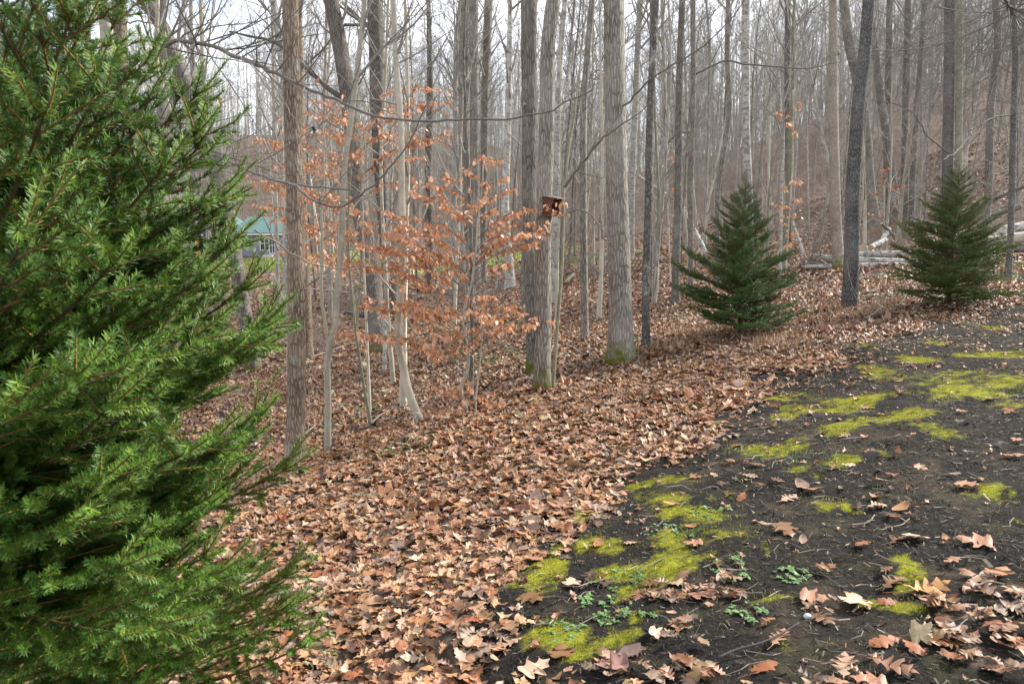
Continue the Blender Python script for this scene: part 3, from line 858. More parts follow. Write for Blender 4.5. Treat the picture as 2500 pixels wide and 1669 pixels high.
H_('Fp', [(1027, 1035), (1014, 1000), (1000, 965), (982, 882), (971, 827), (975, 755), (980, 675), (985, 573), (982, 509), (978, 291), (967, 145), (960, 0)], 21, 12, 'smooth', 'grey young tree with a curved foot sweeping left above white fungus, amid copper leaves', 'young_tree', H=9, flare=.1, low=3, n1=10, Lmax=1.6)
H_('G', [(960, 940), (955, 870), (949, 809), (942, 682), (935, 560), (930, 400), (940, 200), (948, 0)], 12, 6, 'smooth', 'slim pale sapling just left of the young tree with the curved foot', 'sapling', H=8, low=4, n1=8, Lmax=1.2)
H_('H', [(905, 1045), (887, 936), (869, 809), (855, 675), (850, 560), (858, 400), (872, 250)], 9, 3, 'green', 'thin greenish sapling leaning left in front of the dark leaning oak', 'sapling', H=5, low=4, n1=8, Lmax=.8)
H_('T9', [(1136, 705), (1134, 500), (1133, 250), (1133, 0)], 27, 26, 'ashp', 'grey lichened tree, left and thicker of the close pair behind the copper beech', 'ash_tree')
H_('T10', [(1163, 700), (1160, 500), (1158, 250), (1156, 0)], 22, 21, 'ashp', 'greenish grey tree, right and thinner of the close pair behind the copper beech', 'ash_tree')
H_('T11', [(1180, 690), (1182, 400), (1184, 255), (1193, 0)], 14, 20, 'ashp', 'slender grey tree right of the close pair, curving slightly right at the top', 'ash_tree')
H_('T12', [(1303, 915), (1297, 700), (1293, 570), (1292, 250), (1291, 0)], 34, 36, 'ash', 'grey furrowed tree standing close behind and left of the birdhouse tree', 'ash_tree')
H_('T13', [(1323, 957), (1327, 760), (1326, 609), (1330, 480), (1336, 255), (1338, 110), (1351, 0)], 42, 33, 'ash', 'furrowed grey tree with mossy foot carrying the rusty birdhouse', 'ash_tree', flare=.22)
H_('T14', [(1355, 740), (1358, 473), (1362, 291), (1370, 109), (1380, 0)], 18, 13, 'pale', 'pale smooth tree with dark scars right behind the birdhouse', 'birch_tree', low=3)
H_('Tb', [(1350, 950), (1356, 860), (1362, 780), (1372, 640), (1375, 530), (1376, 460), (1380, 440)], 9, 7, 'green', 'thin olive sapling rising just right of the birdhouse tree and forking above it', 'sapling', H=3.4, flare=.1, n1=3, Lmax=.5)
limb('Tb', [(1376, 458), (1410, 415), (1440, 375), (1473, 335), (1531, 297), (1590, 250)], 7, 2, tw=(4, 1), col=(.15, .12, .09))
limb('Tb', [(1376, 524), (1400, 514), (1430, 518), (1460, 545), (1490, 590), (1530, 620)], 4, 1.5, tw=(5, 1), Lf=.3)
H_('T15', [(1427, 828), (1425, 623), (1424, 450), (1427, 223), (1438, 96), (1446, 0)], 19, 14, 'ashp', 'slim grey tree with a dark hollow at its foot, left of the largest mossy trunk', 'ash_tree', low=2)
H_('T16', [(1514, 888), (1514, 760), (1511, 600), (1507, 480), (1502, 250), (1499, 0)], 58, 48, 'ash', 'largest furrowed grey tree in the middle, thick green moss at its foot', 'ash_tree', flare=.42)
limb('T16', [(1480, 271), (1537, 249), (1569, 211), (1617, 172), (1697, 128), (1777, 54), (1830, -10)], 5, 2, tw=(3, 1), Y1=8.6)
H_('T17', [(1541, 655), (1541, 560), (1542, 479), (1547, 351), (1553, 223), (1558, 96), (1564, 0)], 16, 14, 'pale', 'whitest birch like trunk rising just right of the largest mossy tree', 'birch_tree', low=2)
H_('T18', [(1577, 852), (1576, 719), (1580, 590), (1584, 464), (1585, 351), (1590, 223), (1596, 96), (1601, 0)], 20, 17, 'mottle', 'slender dark tree spotted with white lichen right of the largest tree', 'oak_tree')
H_('T18b', [(1588, 722), (1590, 500), (1592, 250), (1590, 0)], 9, 7, 'ashp', 'thin grey tree peeping out right behind the white spotted one', H=14)
H_('T19', [(1649, 744), (1651, 623), (1655, 490), (1657, 290), (1662, 100), (1666, 0)], 21, 15, 'ashp', 'straight grey tree with worn bark left of the small spruce, mossy foot', 'ash_tree')
H_('T20', [(1686, 728), (1687, 400), (1691, 290), (1692, 0)], 14, 12, 'ashp', 'straight slim grey tree whose foot hides at the left edge of the small spruce', 'ash_tree', low=3)
limb('T20', [(1691, 185), (1735, 163), (1780, 148), (1809, 156), (1857, 160), (2000, 163), (2050, 150)], 5, 2, tw=(3, 1))
limb('T20', [(1691, 322), (1650, 330), (1632, 350), (1627, 400), (1625, 450)], 4, 1.5, tw=(3, 1))
H_('T21', [(1830, 690), (1826, 450), (1821, 320), (1821, 160), (1821, 0)], 21, 18, 'pale', 'pale tree with dark eye marks rising behind the top of the small spruce', 'birch_tree', low=2)
H_('T22', [(1925, 640), (1924, 400), (1922, 200), (1924, 0)], 13, 13, 'mottle', 'dark grey tree behind the yellowish sapling on the right')
H_('T23', [(1914, 667), (1916, 594), (1925, 455), (1930, 332), (1936, 194), (1938, 28), (1940, 0)], 14, 6, 'green', 'yellowish green sapling with a few copper leaves between the two small spruces', 'sapling', low=5, H=12)
H_('T23b', [(1904, 690), (1906, 560), (1909, 430), (1912, 330), (1905, 260)], 9, 6, 'pale', 'thin whitish sapling beside the yellowish one between the small spruces', 'sapling', low=5, H=7)
H_('T24', [(2046, 656), (2041, 538), (2037, 400), (2034, 194), (2034, 0)], 27, 18, 'beige', 'beige tree with mossy foot standing in front of the cut logs', 'maple_tree', flare=.3)
H_('T25', [(2074, 757), (2080, 594), (2083, 455), (2091, 332), (2096, 249), (2110, 138), (2121, 0)], 38, 27, 'dark', 'dark cracked bark tree with lichen patch, nearest upright trunk on the right', 'oak_tree', flare=.12)
H_('T26', [(2140, 585), (2132, 538), (2121, 455), (2113, 332), (2095, 200), (2074, 110), (2060, 0)], 32, 21, 'ashp', 'grey tree slanting left above the heap of cut logs', 'ash_tree')
H_('T27', [(2186, 575), (2179, 455), (2165, 332), (2152, 249), (2138, 138), (2120, 0)], 22, 16, 'mottle', 'lichen spotted tree slanting left between the logs and the right spruce')
H_('T28', [(2168, 572), (2165, 400), (2168, 220), (2172, 0)], 16, 14, 'oak', 'dark straight tree directly behind the lichen spotted slanting one', 'oak_tree')
H_('T29', [(2206, 590), (2210, 400), (2213, 200), (2217, 0)], 18, 14, 'oak', 'dark straight tree left of the right spruce, beyond the brush')
H_('T30', [(2222, 590), (2229, 415), (2237, 277), (2246, 166), (2257, 0)], 14, 10, 'mottle', 'slim black and white mottled tree leaning right, left of the right spruce')
H_('T31', [(2312, 640), (2314, 415), (2318, 166), (2318, 0)], 26, 23, 'dark', 'dark thick tree with green lichen rising straight behind the right spruce', 'oak_tree')
H_('T32', [(2345, 640), (2341, 415), (2342, 166), (2343, 0)], 17, 14, 'green', 'greenish grey tree just right of the dark one behind the right spruce')
H_('T33', [(2398, 640), (2404, 560), (2412, 483), (2415, 400), (2420, 249), (2436, 110), (2431, 0)], 19, 15, 'ashp', 'grey crooked tree rising at the right side of the right spruce', low=5)
H_('T34', [(2470, 580), (2474, 300), (2478, 100), (2470, 0)], 15, 13, 'dark', 'dark tree nearest the right edge of the picture', low=6, Y=14)
limb('T34', [(2478, 40), (2462, 15), (2450, -20)], 9, 6, tw=(6, 2), Y1=7)
limb('T34', [(2474, 280), (2420, 290), (2360, 340), (2330, 375), (2300, 390)], 4, 2, tw=(5, 2), Y1=12)
limb('T31', [(2318, 374), (2265, 332), (2238, 288), (2202, 260), (2127, 244)], 4, 1.5, tw=(4, 2), Y0=12, Y1=12)
H_('T35', [(1750, 700), (1755, 450), (1780, 270), (1775, 130), (1778, 0)], 13, 11, 'ashp', 'slim grey tree left of the pale one with eye marks, behind the small spruce')
H_('T36', [(1245, 705), (1243, 640), (1236, 570), (1240, 300), (1246, 0)], 22, 11, 'pale', 'pale bluish grey tree with a wide foot just left of the birdhouse pair', flare=.5)
H_('T37', [(1050, 715), (1048, 600), (1046, 400), (1050, 200), (1046, 0)], 24, 10, 'oak', 'short looking dark trunk seen between copper leaves left of the grey pair', 'oak_tree')
# limbs sweeping in from the left trunks
limb('L1', [(262, 200), (290, 180), (327, 156), (425, 102), (498, 109), (567, 135), (647, 164), (691, 189), (764, 225), (836, 249), (891, 276), (971, 291), (1047, 296), (1109, 291), (1218, 291), (1309, 280), (1450, 218)], 11, 3, Y0=9, Y1=5.6, tw=(6, 2), Lf=.16, n=60)
limb('L1', [(258, 290), (287, 280), (345, 273), (400, 302), (473, 342), (516, 375), (582, 404), (618, 422), (691, 444), (764, 455), (860, 464)], 9, 4, Y0=9, Y1=5.8, tw=(6, 2), Lf=.2, n=40)
limb('L1', [(700, 446), (730, 462), (764, 491), (818, 505), (855, 495), (927, 436), (1000, 345), (1051, 240)], 6, 3, Y0=6.2, Y1=5.6, tw=(6, 2), Lf=.25, n=30)
limb('L1', [(255, 331), (291, 356), (364, 375), (509, 400), (618, 400), (691, 364), (800, 291)], 3.5, 1.4, Y0=9, Y1=5.8, tw=(6, 2), Lf=.22, n=30)
limb('L1', [(567, 135), (600, 149), (655, 193), (709, 276), (775, 345), (855, 411), (900, 430)], 3.5, 1.4, Y0=6.8, Y1=6, tw=(6, 2), Lf=.25, n=30)
limb('L1', [(836, 249), (880, 246), (960, 280), (1040, 330), (1130, 370), (1200, 400)], 2.6, 1.0, Y0=6.2, Y1=5.6, tw=(5, 1), Lf=.25, n=30)
limb('L2', [(300, 60), (345, 52), (380, 62), (405, 85)], 4, 2, Y0=10, tw=(5, 2), Lf=.5)
limb('L2', [(425, 102), (470, 75), (520, 45), (560, 0)], 4, 2, Y0=8.4, Y1=8, tw=(5, 2), Lf=.4)
limb('C', [(845, 245), (800, 215), (745, 164), (673, 105), (600, 87), (560, 78)], 13, 4, tw=(3, 2), Lf=.3, n=30, col=(.13, .12, .10))
limb('C', [(840, 60), (880, 60), (830, 15), (800, -20)], 8, 4, tw=(4, 1))
limb('D', [(920, 70), (890, 58), (860, 30), (825, -5)], 12, 7, tw=(3, 2), Lf=.3)
limb('A', [(622, 562), (655, 580), (691, 605), (764, 645), (833, 658), (927, 642), (1000, 602), (1045, 580)], 4, 1.5, Y0=4.6, Y1=5.4, tw=(4, 1), Lf=.2, n=30)
limb('E', [(867, 225), (905, 150), (960, 90), (1010, 40), (1060, -10)], 4, 2, tw=(4, 1), Lf=.25)
limb('E', [(880, 110), (910, 40), (925, -10)], 5, 3, tw=(3, 1))
limb('L1', [(258, 40), (240, 22), (215, -5)], 16, 11, tw=None, col=(.40, .37, .29))

# hanging dead leaves on those limbs
for px, py, Yd, s_, lb_, cl in [(537, 250, 6.4, .10, 'curled tan leaf hanging high between bare twigs right of the spruce top', (.55, .30, .17)), (422, 335, 5.6, .11, 'crumpled purplish leaf caught on a limb next to the spruce top', (.22, .15, .13)),
                             (733, 488, 5.4, .07, 'small orange leaf hanging at the brown furrowed trunk', (.45, .17, .06)), (766, 320, 5.8, .07, 'dark shrivelled leaf hanging just right of the brown furrowed trunk', (.10, .06, .05)),
                             (1243, 234, 5.7, .06, 'small dark brown leaf hanging left above the other one in front of grey trunks', (.16, .09, .06)), (1280, 258, 5.7, .07, 'dark leaf hanging in front of the grey trunk left of the birdhouse tree', (.12, .07, .05)),
                             (770, 198, 6.2, .06, 'small tan leaf on the high limb right of the brown furrowed trunk', (.40, .22, .14)), (536, 1036, 2.9, .10, 'grey curled dead leaf caught on the lower spruce shoots', (.20, .16, .145)),
                             (2045, 133, 7.5, .05, 'tiny dark leaf hanging in front of the beige tree high on the right', (.12, .06, .05))]:
    V, Qd = leaf_shape('ellipse' if 'tan' in lb_ or 'orange' in lb_ else 'oak2')
    b_ = MB(); Vv = curl(V, 1, .9)[0]; Vv[:, 2] += .5 * Vv[:, 1] ** 2 * 3
    p = at(px, py, Yd)
    b_.tube([(.50, 0, 0), (.68, .03, .03), (.9, 0, .02)], .012, 4, c=(.15, .1, .07))
    b_.add(Vv * s_ / s_, Qd, None, cl)
    o = b_.build('dead_leaf', M['leaf'], label=lb_, cat='leaf')
    o.location = p; o.scale = (s_,) * 3; o.rotation_euler = (rng.uniform(-.6, .6), R(-80), rng.uniform(0, 6))

# ------------------------------------------------------------------ forest behind: shared shapes, each tree an object
def proto(Hh, r, n1, Lmax, l2, l3, i0f, minr, k=7, segs=(5, 3, 2)):
    n = 22
    P = [np.zeros(3) + [0, 0, -.4]]; d = np.array([rng.normal(0, .03), rng.normal(0, .03), 1.0])
    for i in range(n):
        d = d + rng.normal(0, .022, 3) * [1, 1, 0]; d /= np.linalg.norm(d); P.append(P[-1] + d * Hh / n)
    P = np.array(P); h = np.clip(P[:, 2], 0, None)
    rad = r * (1 - .88 * (h / h.max()) ** 1.1) * (1 + .35 * np.exp(-h / .3))
    tb = MB(); tb.tube(P, rad, k, wob=.02, cap=False, c=GREY)
    cb = MB(); crown(cb, P, rad, i0f * n, n1, Lmax, l2, l3, minr=minr, segs=segs)
    return tb, cb
PR = []
for i in range(9):
    r = rng.uniform(.05, .10)
    tb, cb = proto(rng.uniform(14, 20), r, int(rng.integers(24, 34)), rng.uniform(2.4, 4.0), 6, 5, rng.uniform(.15, .42), .0055)
    PR.append((tb, cb))
barks = ['far', 'far', 'ashp', 'pale', 'mottle', 'far', 'smooth', 'oak', 'far']
PRM = [(tb.mesh('trunk', M[barks[i]]), cb.mesh('crown', M['twig'])) for i, (tb, cb) in enumerate(PR)]
SP = []
for i in range(6):
    tb, cb = proto(rng.uniform(5, 9), rng.uniform(.022, .045), int(rng.integers(16, 24)), rng.uniform(1.0, 1.7), 5, 4, .15, .0028, 6)
    SP.append((tb, cb))
SPM = [(tb.mesh('trunk', M[['smooth', 'green', 'ashp', 'smooth', 'pale', 'far'][i]]), cb.mesh('crown', M['twig'])) for i, (tb, cb) in enumerate(SP)]

cand = []
tries = 0
occ = [(TREES[k][1][0], TREES[k][1][1]) for k in TREES]
OC = np.zeros((4000, 2)); no = len(occ); OC[:no] = occ
while len(cand) < 1600 and tries < 90000:
    tries += 1
    y = math.sqrt(rng.uniform(56**2, 165**2)) if rng.uniform() > .06 else rng.uniform(22, 60)
    x = rng.uniform(-.74, .74) * y
    px = 1250 + F * x / y
    if y < 30 and 850 < px < 1300 and rng.uniform() < .6: continue
    if y < 82 and 470 < px < 735 and rng.uniform() < (.96 if y > 25 else .9): continue
    if blob(np.array([x]), np.array([y]), LAWN)[0] > 0 and rng.uniform() < .8: continue
    if 6 < x < 16 and 15 < y < 24: continue
    md = .8 + y * .008
    if OC.shape[0] and np.min((OC[:no, 0] - x) ** 2 + (OC[:no, 1] - y) ** 2) < md * md: continue
    OC[no] = (x, y); no += 1; occ.append((x, y)); cand.append((x, y))
cand.sort(key=lambda c: math.hypot(*c))
NIND = 300 - len(TREES)
def place(kind, x, y, sc, label, group, parts=True):
    tm, cmh = kind
    Rm = Matrix.Translation((x, y, float(gz(x, y)))) @ Matrix.Rotation(rng.uniform(0, 6.28), 4, 'Z') @ Matrix.Rotation(abs(rng.normal(0, .03)), 4, 'X') @ Matrix.Diagonal((sc[0], sc[0], sc[1], 1))
    t = bpy.data.objects.new('bare_tree', None); COL.objects.link(t); t.empty_display_size = .2
    t.matrix_basis = Rm
    tag(t, label, 'tree', group)
    link_mesh('trunk', tm, t); link_mesh('crown', cmh, t)
    return t
for i, (x, y) in enumerate(cand[:NIND]):
    d = math.hypot(x, y)
    zone = 'bare grey tree in the middle distance between the near trunks' if d < 34 else ('slender bare tree on the lower slope of the far wooded hill' if d < 62 else 'thin bare tree high on the far wooded hillside')
    side_ = ' on the left half' if x < -.12 * y else (' on the right half' if x > .2 * y else ' near the centre')
    place(PRM[int(rng.integers(0, 9))], x, y, (rng.uniform(.7, 1.15), rng.uniform(.8, 1.1)), zone + side_, zone.replace('tree', 'trees').replace('a ', '') + side_)
dw = MB()
LP_ = [proto(rng.uniform(15, 20), rng.uniform(.055, .10), 18, 3.4, 4, 5, .15, .009, 4, (2, 1, 1)) for i in range(5)]
for (x, y) in cand[NIND:]:
    tb, cb = LP_[int(rng.integers(0, 5))]
    a = rng.uniform(0, 6.28); s_ = rng.uniform(.75, 1.1)
    Rz = np.array([[math.cos(a), -math.sin(a), 0], [math.sin(a), math.cos(a), 0], [0, 0, 1]]) * s_
    for bb in (tb, cb):
        Vv = np.concatenate(bb.v) @ Rz.T + [x, y, float(gz(x, y))]
        dw.add(Vv, np.concatenate(bb.q), None, np.array([.30, .285, .255]) * rng.uniform(.7, 1.3))
dw.build('distant_woods', M['twig'], kind='stuff', label='hazy mass of thin bare trees covering the far hill crest', cat='woods')

# thin brush and pole saplings over the hill, too many to count
th_ = MB()
n = 5200
y = np.sqrt(rng.uniform(44**2, 160**2, n)); x = rng.uniform(-.74, .74, n) * y
px = 1250 + F * x / y
k = ~((px > 1500) & (y < 80) & (rng.uniform(0, 1, n) < .5)) & ~((px > 480) & (px < 730) & (y < 84)) & (blob(x, y, LAWN) == 0)
x, y = x[k], y[k]; N = len(x)
Vt = np.array([(1, 0, 0), (-.5, .87, 0), (-.5, -.87, 0), (.4, 0, 1), (-.2, .35, 1), (-.2, -.35, 1)], float)
Qt = [[0, 1, 4, 3], [1, 2, 5, 4], [2, 0, 3, 5]]
def sticks(B, D, L, r, col):
    n_ = len(B); X_ = np.cross(D, rng.normal(size=(n_, 3))); X_ /= np.linalg.norm(X_, axis=1)[:, None]; Y_ = np.cross(D, X_)
    th_.inst(Vt, Qt, None, B, np.stack([X_ * r[:, None], Y_ * r[:, None], D * L[:, None]], 2), np.ones(n_), col)
def unit(a): return a / np.linalg.norm(a, axis=1)[:, None]
B0 = np.stack([x, y, gz(x, y) - .1], 1); D0 = unit(rng.normal(0, .10, (N, 3)) + [0, 0, 1]); L0 = rng.lognormal(1.35, .45, N)
c0 = np.array([.26, .24, .21]) * rng.uniform(.6, 1.35, (N, 1))
sticks(B0, D0, L0, .008 + L0 * .0035, c0)
for q in range(9):
    f_ = rng.uniform(.12, .95, N); B1 = B0 + D0 * (L0 * f_)[:, None]; D1 = unit(D0 * .8 + rng.normal(0, .55, (N, 3))); L1 = L0 * (1.1 - f_) * rng.uniform(.3, .65, N)
    sticks(B1, D1, L1, np.full(N, .007), c0)
    for w in range(2):
        f2 = rng.uniform(.3, .9, N); B2 = B1 + D1 * (L1 * f2)[:, None]; D2 = unit(D1 * .8 + rng.normal(0, .5, (N, 3)))
        sticks(B2, D2, L1 * .5, np.full(N, .005), c0)
th_.build('hillside_brush', M['twig'], kind='stuff', label='grey brush and pole saplings tangled over the far hill', cat='brush')

# bare saplings and shrubs of the understorey
n_s = 0
for tr in range(2000):
    if n_s >= 80: break
    y = rng.uniform(9.5, 40); x = rng.uniform(-.68, .68) * y; px = 1250 + F * x / y
    if y < 14.5 and px > 1200: continue
    if 540 < px < 720 and y > 14: continue
    if any((x - a) ** 2 + (y - b) ** 2 < .35 for a, b in occ): continue
    occ.append((x, y)); n_s += 1
    k = int(rng.integers(0, 6))
    zone = 'thin bare sapling among the near trunks' if y < 17 else 'thin bare sapling in the woods behind the near trunks'
    sd = ' on the left side' if px < 1000 else (' on the right side' if px > 1600 else ' in the middle')
    t = place(SPM[k], x, y, (rng.uniform(.8, 1.3),) * 2, zone + sd, zone.replace('sapling', 'saplings') + sd)
    t.name = 'sapling'
SHM = []
for i in range(4):
    b_ = MB()
    for q in range(16):
        a = rng.uniform(0, 6.28)
        P = wander((rng.normal(0, .06), rng.normal(0, .06), -.05), (math.cos(a) * .7, math.sin(a) * .7, 1), rng.uniform(.7, 1.7), 7, .16, -.02)
        b_.tube(P, np.linspace(.007, .002, 8), 4, c=(.24, .20, .17), cap=False)
        twigs(b_, P, .005, 1, 7, .4, (.25, .21, .18), up=0, minr=.0018)
    SHM.append(b_.mesh('bare_shrub', M['twig']))
for i in range(46):
    if i < 20: px, y = rng.uniform(1900, 2500), rng.uniform(19, 34)
    elif i < 34: px, y = rng.uniform(720, 1300), rng.uniform(15, 30)
    else: px, y = rng.uniform(1300, 1900), rng.uniform(22, 38)
    x = (px - 1250) / F * y
    o = link_mesh('bare_shrub', SHM[i % 4])
    o.location = (x, y, float(gz(x, y))); o.rotation_euler = (0, 0, rng.uniform(0, 6.28)); o.scale = (rng.uniform(.8, 1.6),) * 3
    z_ = 'beyond the logs on the right' if i < 20 else ('behind the copper beech' if i < 34 else 'behind the middle trunks')
    tag(o, 'tangled leafless grey shrub ' + z_, 'shrub', 'leafless shrubs ' + z_)

# ------------------------------------------------------------------ copper beech saplings
BL = leaf_shape('ellipse')
def beech(stem, w0, w1, sprays, label, Y=None, leaf=.075, per=1.0, name='beech_sapling', cols=None, stem_mat='smooth', Yv=.5, key=None, group=None):
    if Y is None: Y = cast(*stem[0])[1]
    pts = [at(px, py, Y) for px, py in stem]
    b = pts[0].copy(); b[2] = float(gz(b[0], b[1]))
    pts[0] = b - np.array([0, 0, .05])
    P = spline(pts, 40); n = len(P)
    r = np.linspace(w0, w1, n) * Y / F / 2
    t = thing(name, b, label, 'tree', group)
    tb = MB(); tb.tube(P - b, r, 10, wob=.03); tb.build('trunk', M[stem_mat], t)
    br = MB(); lf = MB()
    cols = np.array(cols if cols is not None else [(.66, .34, .19), (.72, .43, .27), (.55, .25, .12), (.80, .54, .38), (.60, .29, .14)])
    for (px, py) in sprays:
        dy = rng.uniform(-Yv, Yv)
        e = at(px, py, Y + dy)
        # start lower on the stem
        L = np.linalg.norm(P - e, axis=1); i = int(np.argmin(L)); s0 = P[i]
        tgt = e[2] - abs(e[0] - s0[0]) * .35 - .1
        i = int(np.argmin(np.abs(P[:, 2] - tgt))); s0 = P[i]
        mid = (s0 + e) / 2 + np.array([0, 0, .12 * np.linalg.norm(e - s0)])
        A = spline([s0, mid, e], 12); A += rng.normal(0, .012, A.shape) * np.linspace(0, 1, 12)[:, None]
        Ls = np.linalg.norm(e - s0)
        br.tube(A - b, np.linspace(max(.003, r[i] * .35), .0014, 12), 5, c=(.17, .13, .10), cap=False)
        nt_ = max(3, int(Ls * 11 * per))
        tips = [(A, .35)]
        for q in range(nt_):
            u = rng.uniform(.22, .98) * 11; a = min(int(u), 10); p = A[a] + (A[a + 1] - A[a]) * (u - a)
            T = A[a + 1] - A[a]; T /= np.linalg.norm(T)
            sd = 1 if q % 2 else -1
            hor = np.cross(T, [0, 0, 1.]); hor /= np.linalg.norm(hor) + 1e-9
            d = T * .75 + hor * sd * rng.uniform(.5, .9) + np.array([0, 0, rng.normal(0, .12)])
            l = rng.uniform(.12, .34) * min(1.2, .5 + Ls * .5)
            Pt = wander(p, d, l, 4, .13, .0)
            br.tube(Pt - b, np.linspace(.0016, .0008, 5), 3, c=(.16, .12, .09), cap=False)
            tips.append((Pt, 0))
        for Pt, st in tips:
            l = np.sum(np.linalg.norm(np.diff(Pt, axis=0), axis=1)) * (1 - st)
            m_ = max(3, int(l / .036 * per))
            u = (st + (1 - st) * rng.uniform(0, 1, m_)) * (len(Pt) - 1.001); a = u.astype(int)
            pos = Pt[a] + (Pt[a + 1] - Pt[a]) * (u - a)[:, None]
            # leaves hang down: x axis of the leaf points down and outward
            V = curl(BL[0], m_, .35); V[..., 0] += .5; V[..., 1] *= rng.uniform(.65, 1.25, (m_, 1))
            az = rng.uniform(0, 6.28, m_); el = R(-25) - np.abs(rng.normal(0, .55, m_))
            X_ = np.stack([np.cos(az) * np.cos(el), np.sin(az) * np.cos(el), np.sin(el)], 1)
            Z_ = rng.normal(size=(m_, 3)); Z_ -= X_ * np.sum(Z_ * X_, 1)[:, None]; Z_ /= np.linalg.norm(Z_, axis=1)[:, None]
            Y_ = np.cross(Z_, X_)
            lf.inst(V, BL[1], None, pos - b, np.stack([X_, Y_, Z_], 2), leaf * rng.lognormal(-.05, .22, m_), cols[rng.choice(len(cols), m_)] * rng.uniform(.75, 1.2, (m_, 1)))
    cr_ = br.build('crown', M['twig'], t)
    lf.build('foliage', M['beech'], cr_)
    return t
beech([(1150, 1012), (1130, 975), (1125, 950), (1142, 900), (1133, 791), (1135, 747), (1149, 700), (1162, 609), (1167, 536), (1178, 450), (1180, 400)], 11, 3,
      [(1340, 500), (1335, 560), (1310, 590), (1270, 520), (1255, 460), (1240, 430), (1215, 395), (1180, 380), (1130, 410), (1090, 430), (1050, 450), (1010, 470), (960, 520), (900, 540), (860, 590), (850, 560), (920, 600), (980, 570), (1000, 610), (1060, 560), (1240, 560), (1280, 570), (1220, 600), (1110, 520), (1060, 500), (1160, 500), (1210, 510), (1300, 540),
       (1130, 620), (1050, 630), (1260, 640), (1090, 660), (850, 640), (900, 650), (960, 640),
       (1310, 790), (1285, 760), (1250, 740), (1200, 720), (1270, 790), (1160, 760), (1080, 740), (1020, 750), (980, 740), (930, 730), (870, 740), (840, 810), (900, 820), (1000, 760), (1060, 820), (1110, 810), (1170, 810), (1220, 780), (1150, 840), (1110, 850)],
      'copper leaved beech sapling in front of the trunks, its leaves reaching to the birdhouse', leaf=.060, per=1.2)
beech([(1160, 1018), (1163, 960), (1170, 900), (1178, 800), (1185, 700)], 5, 2,
      [(1060, 940), (1100, 950), (1120, 985), (1200, 990), (1230, 975), (1075, 1000), (1180, 960), (1130, 925), (1215, 1010)],
      'knee high beech sapling with few copper leaves right of the curved beech foot', leaf=.065, per=1.0, Yv=.25)
beech([(900, 880), (893, 760), (888, 640), (886, 520), (885, 400), (890, 300), (900, 240)], 9, 3,
      [(610, 445), (640, 450), (660, 340), (700, 300), (690, 360), (740, 270), (760, 240), (800, 300), (790, 370), (750, 400), (720, 410), (830, 330), (850, 380), (880, 430), (900, 300), (940, 290), (990, 260), (1050, 220), (1070, 245), (1100, 330), (1060, 345), (1020, 380), (960, 340), (940, 400), (690, 560), (660, 530), (730, 470), (780, 470), (640, 500), (700, 610), (760, 560), (800, 620), (830, 480), (740, 630), (790, 540), (980, 440), (860, 520), (700, 470), (760, 330), (680, 400), (1000, 330)],
      'taller copper leaved beech set back behind the brown furrowed trunk and the forked tree', Y=9.5, leaf=.056, per=1.05, Yv=1.0)
beech([(1637, 700), (1632, 560), (1628, 450), (1625, 340)], 5, 2, [(1600, 530), (1655, 520), (1610, 470), (1650, 460), (1615, 400), (1645, 380), (1600, 590), (1660, 560)],
      'thin beech with sparse copper leaves left of the worn bark tree', Y=20, leaf=.09, per=.5)
beech([(1918, 640), (1925, 560), (1930, 480), (1936, 400), (1936, 220)], 4, 2, [(1950, 485), (1905, 500), (1945, 520), (1915, 545), (1950, 560), (1955, 440), (1930, 590), (1910, 460), (1955, 250), (1920, 300), (1945, 320), (1890, 270)],
      'thin beech with a ladder of copper leaf clusters beside the yellowish sapling', Y=15.5, leaf=.085, per=.4, Yv=.4)
beech([(2155, 590), (2158, 520), (2160, 440)], 6, 3, [(2120, 520), (2130, 470), (2190, 500), (2150, 440), (2185, 450), (2140, 560), (2200, 540), (2110, 560), (2215, 450), (2170, 400)],
      'rusty leaved beech shrub at the foot of the hill behind the log heap', Y=26, leaf=.11, per=.8, cols=[(.36, .14, .06), (.42, .18, .09), (.30, .11, .05)])

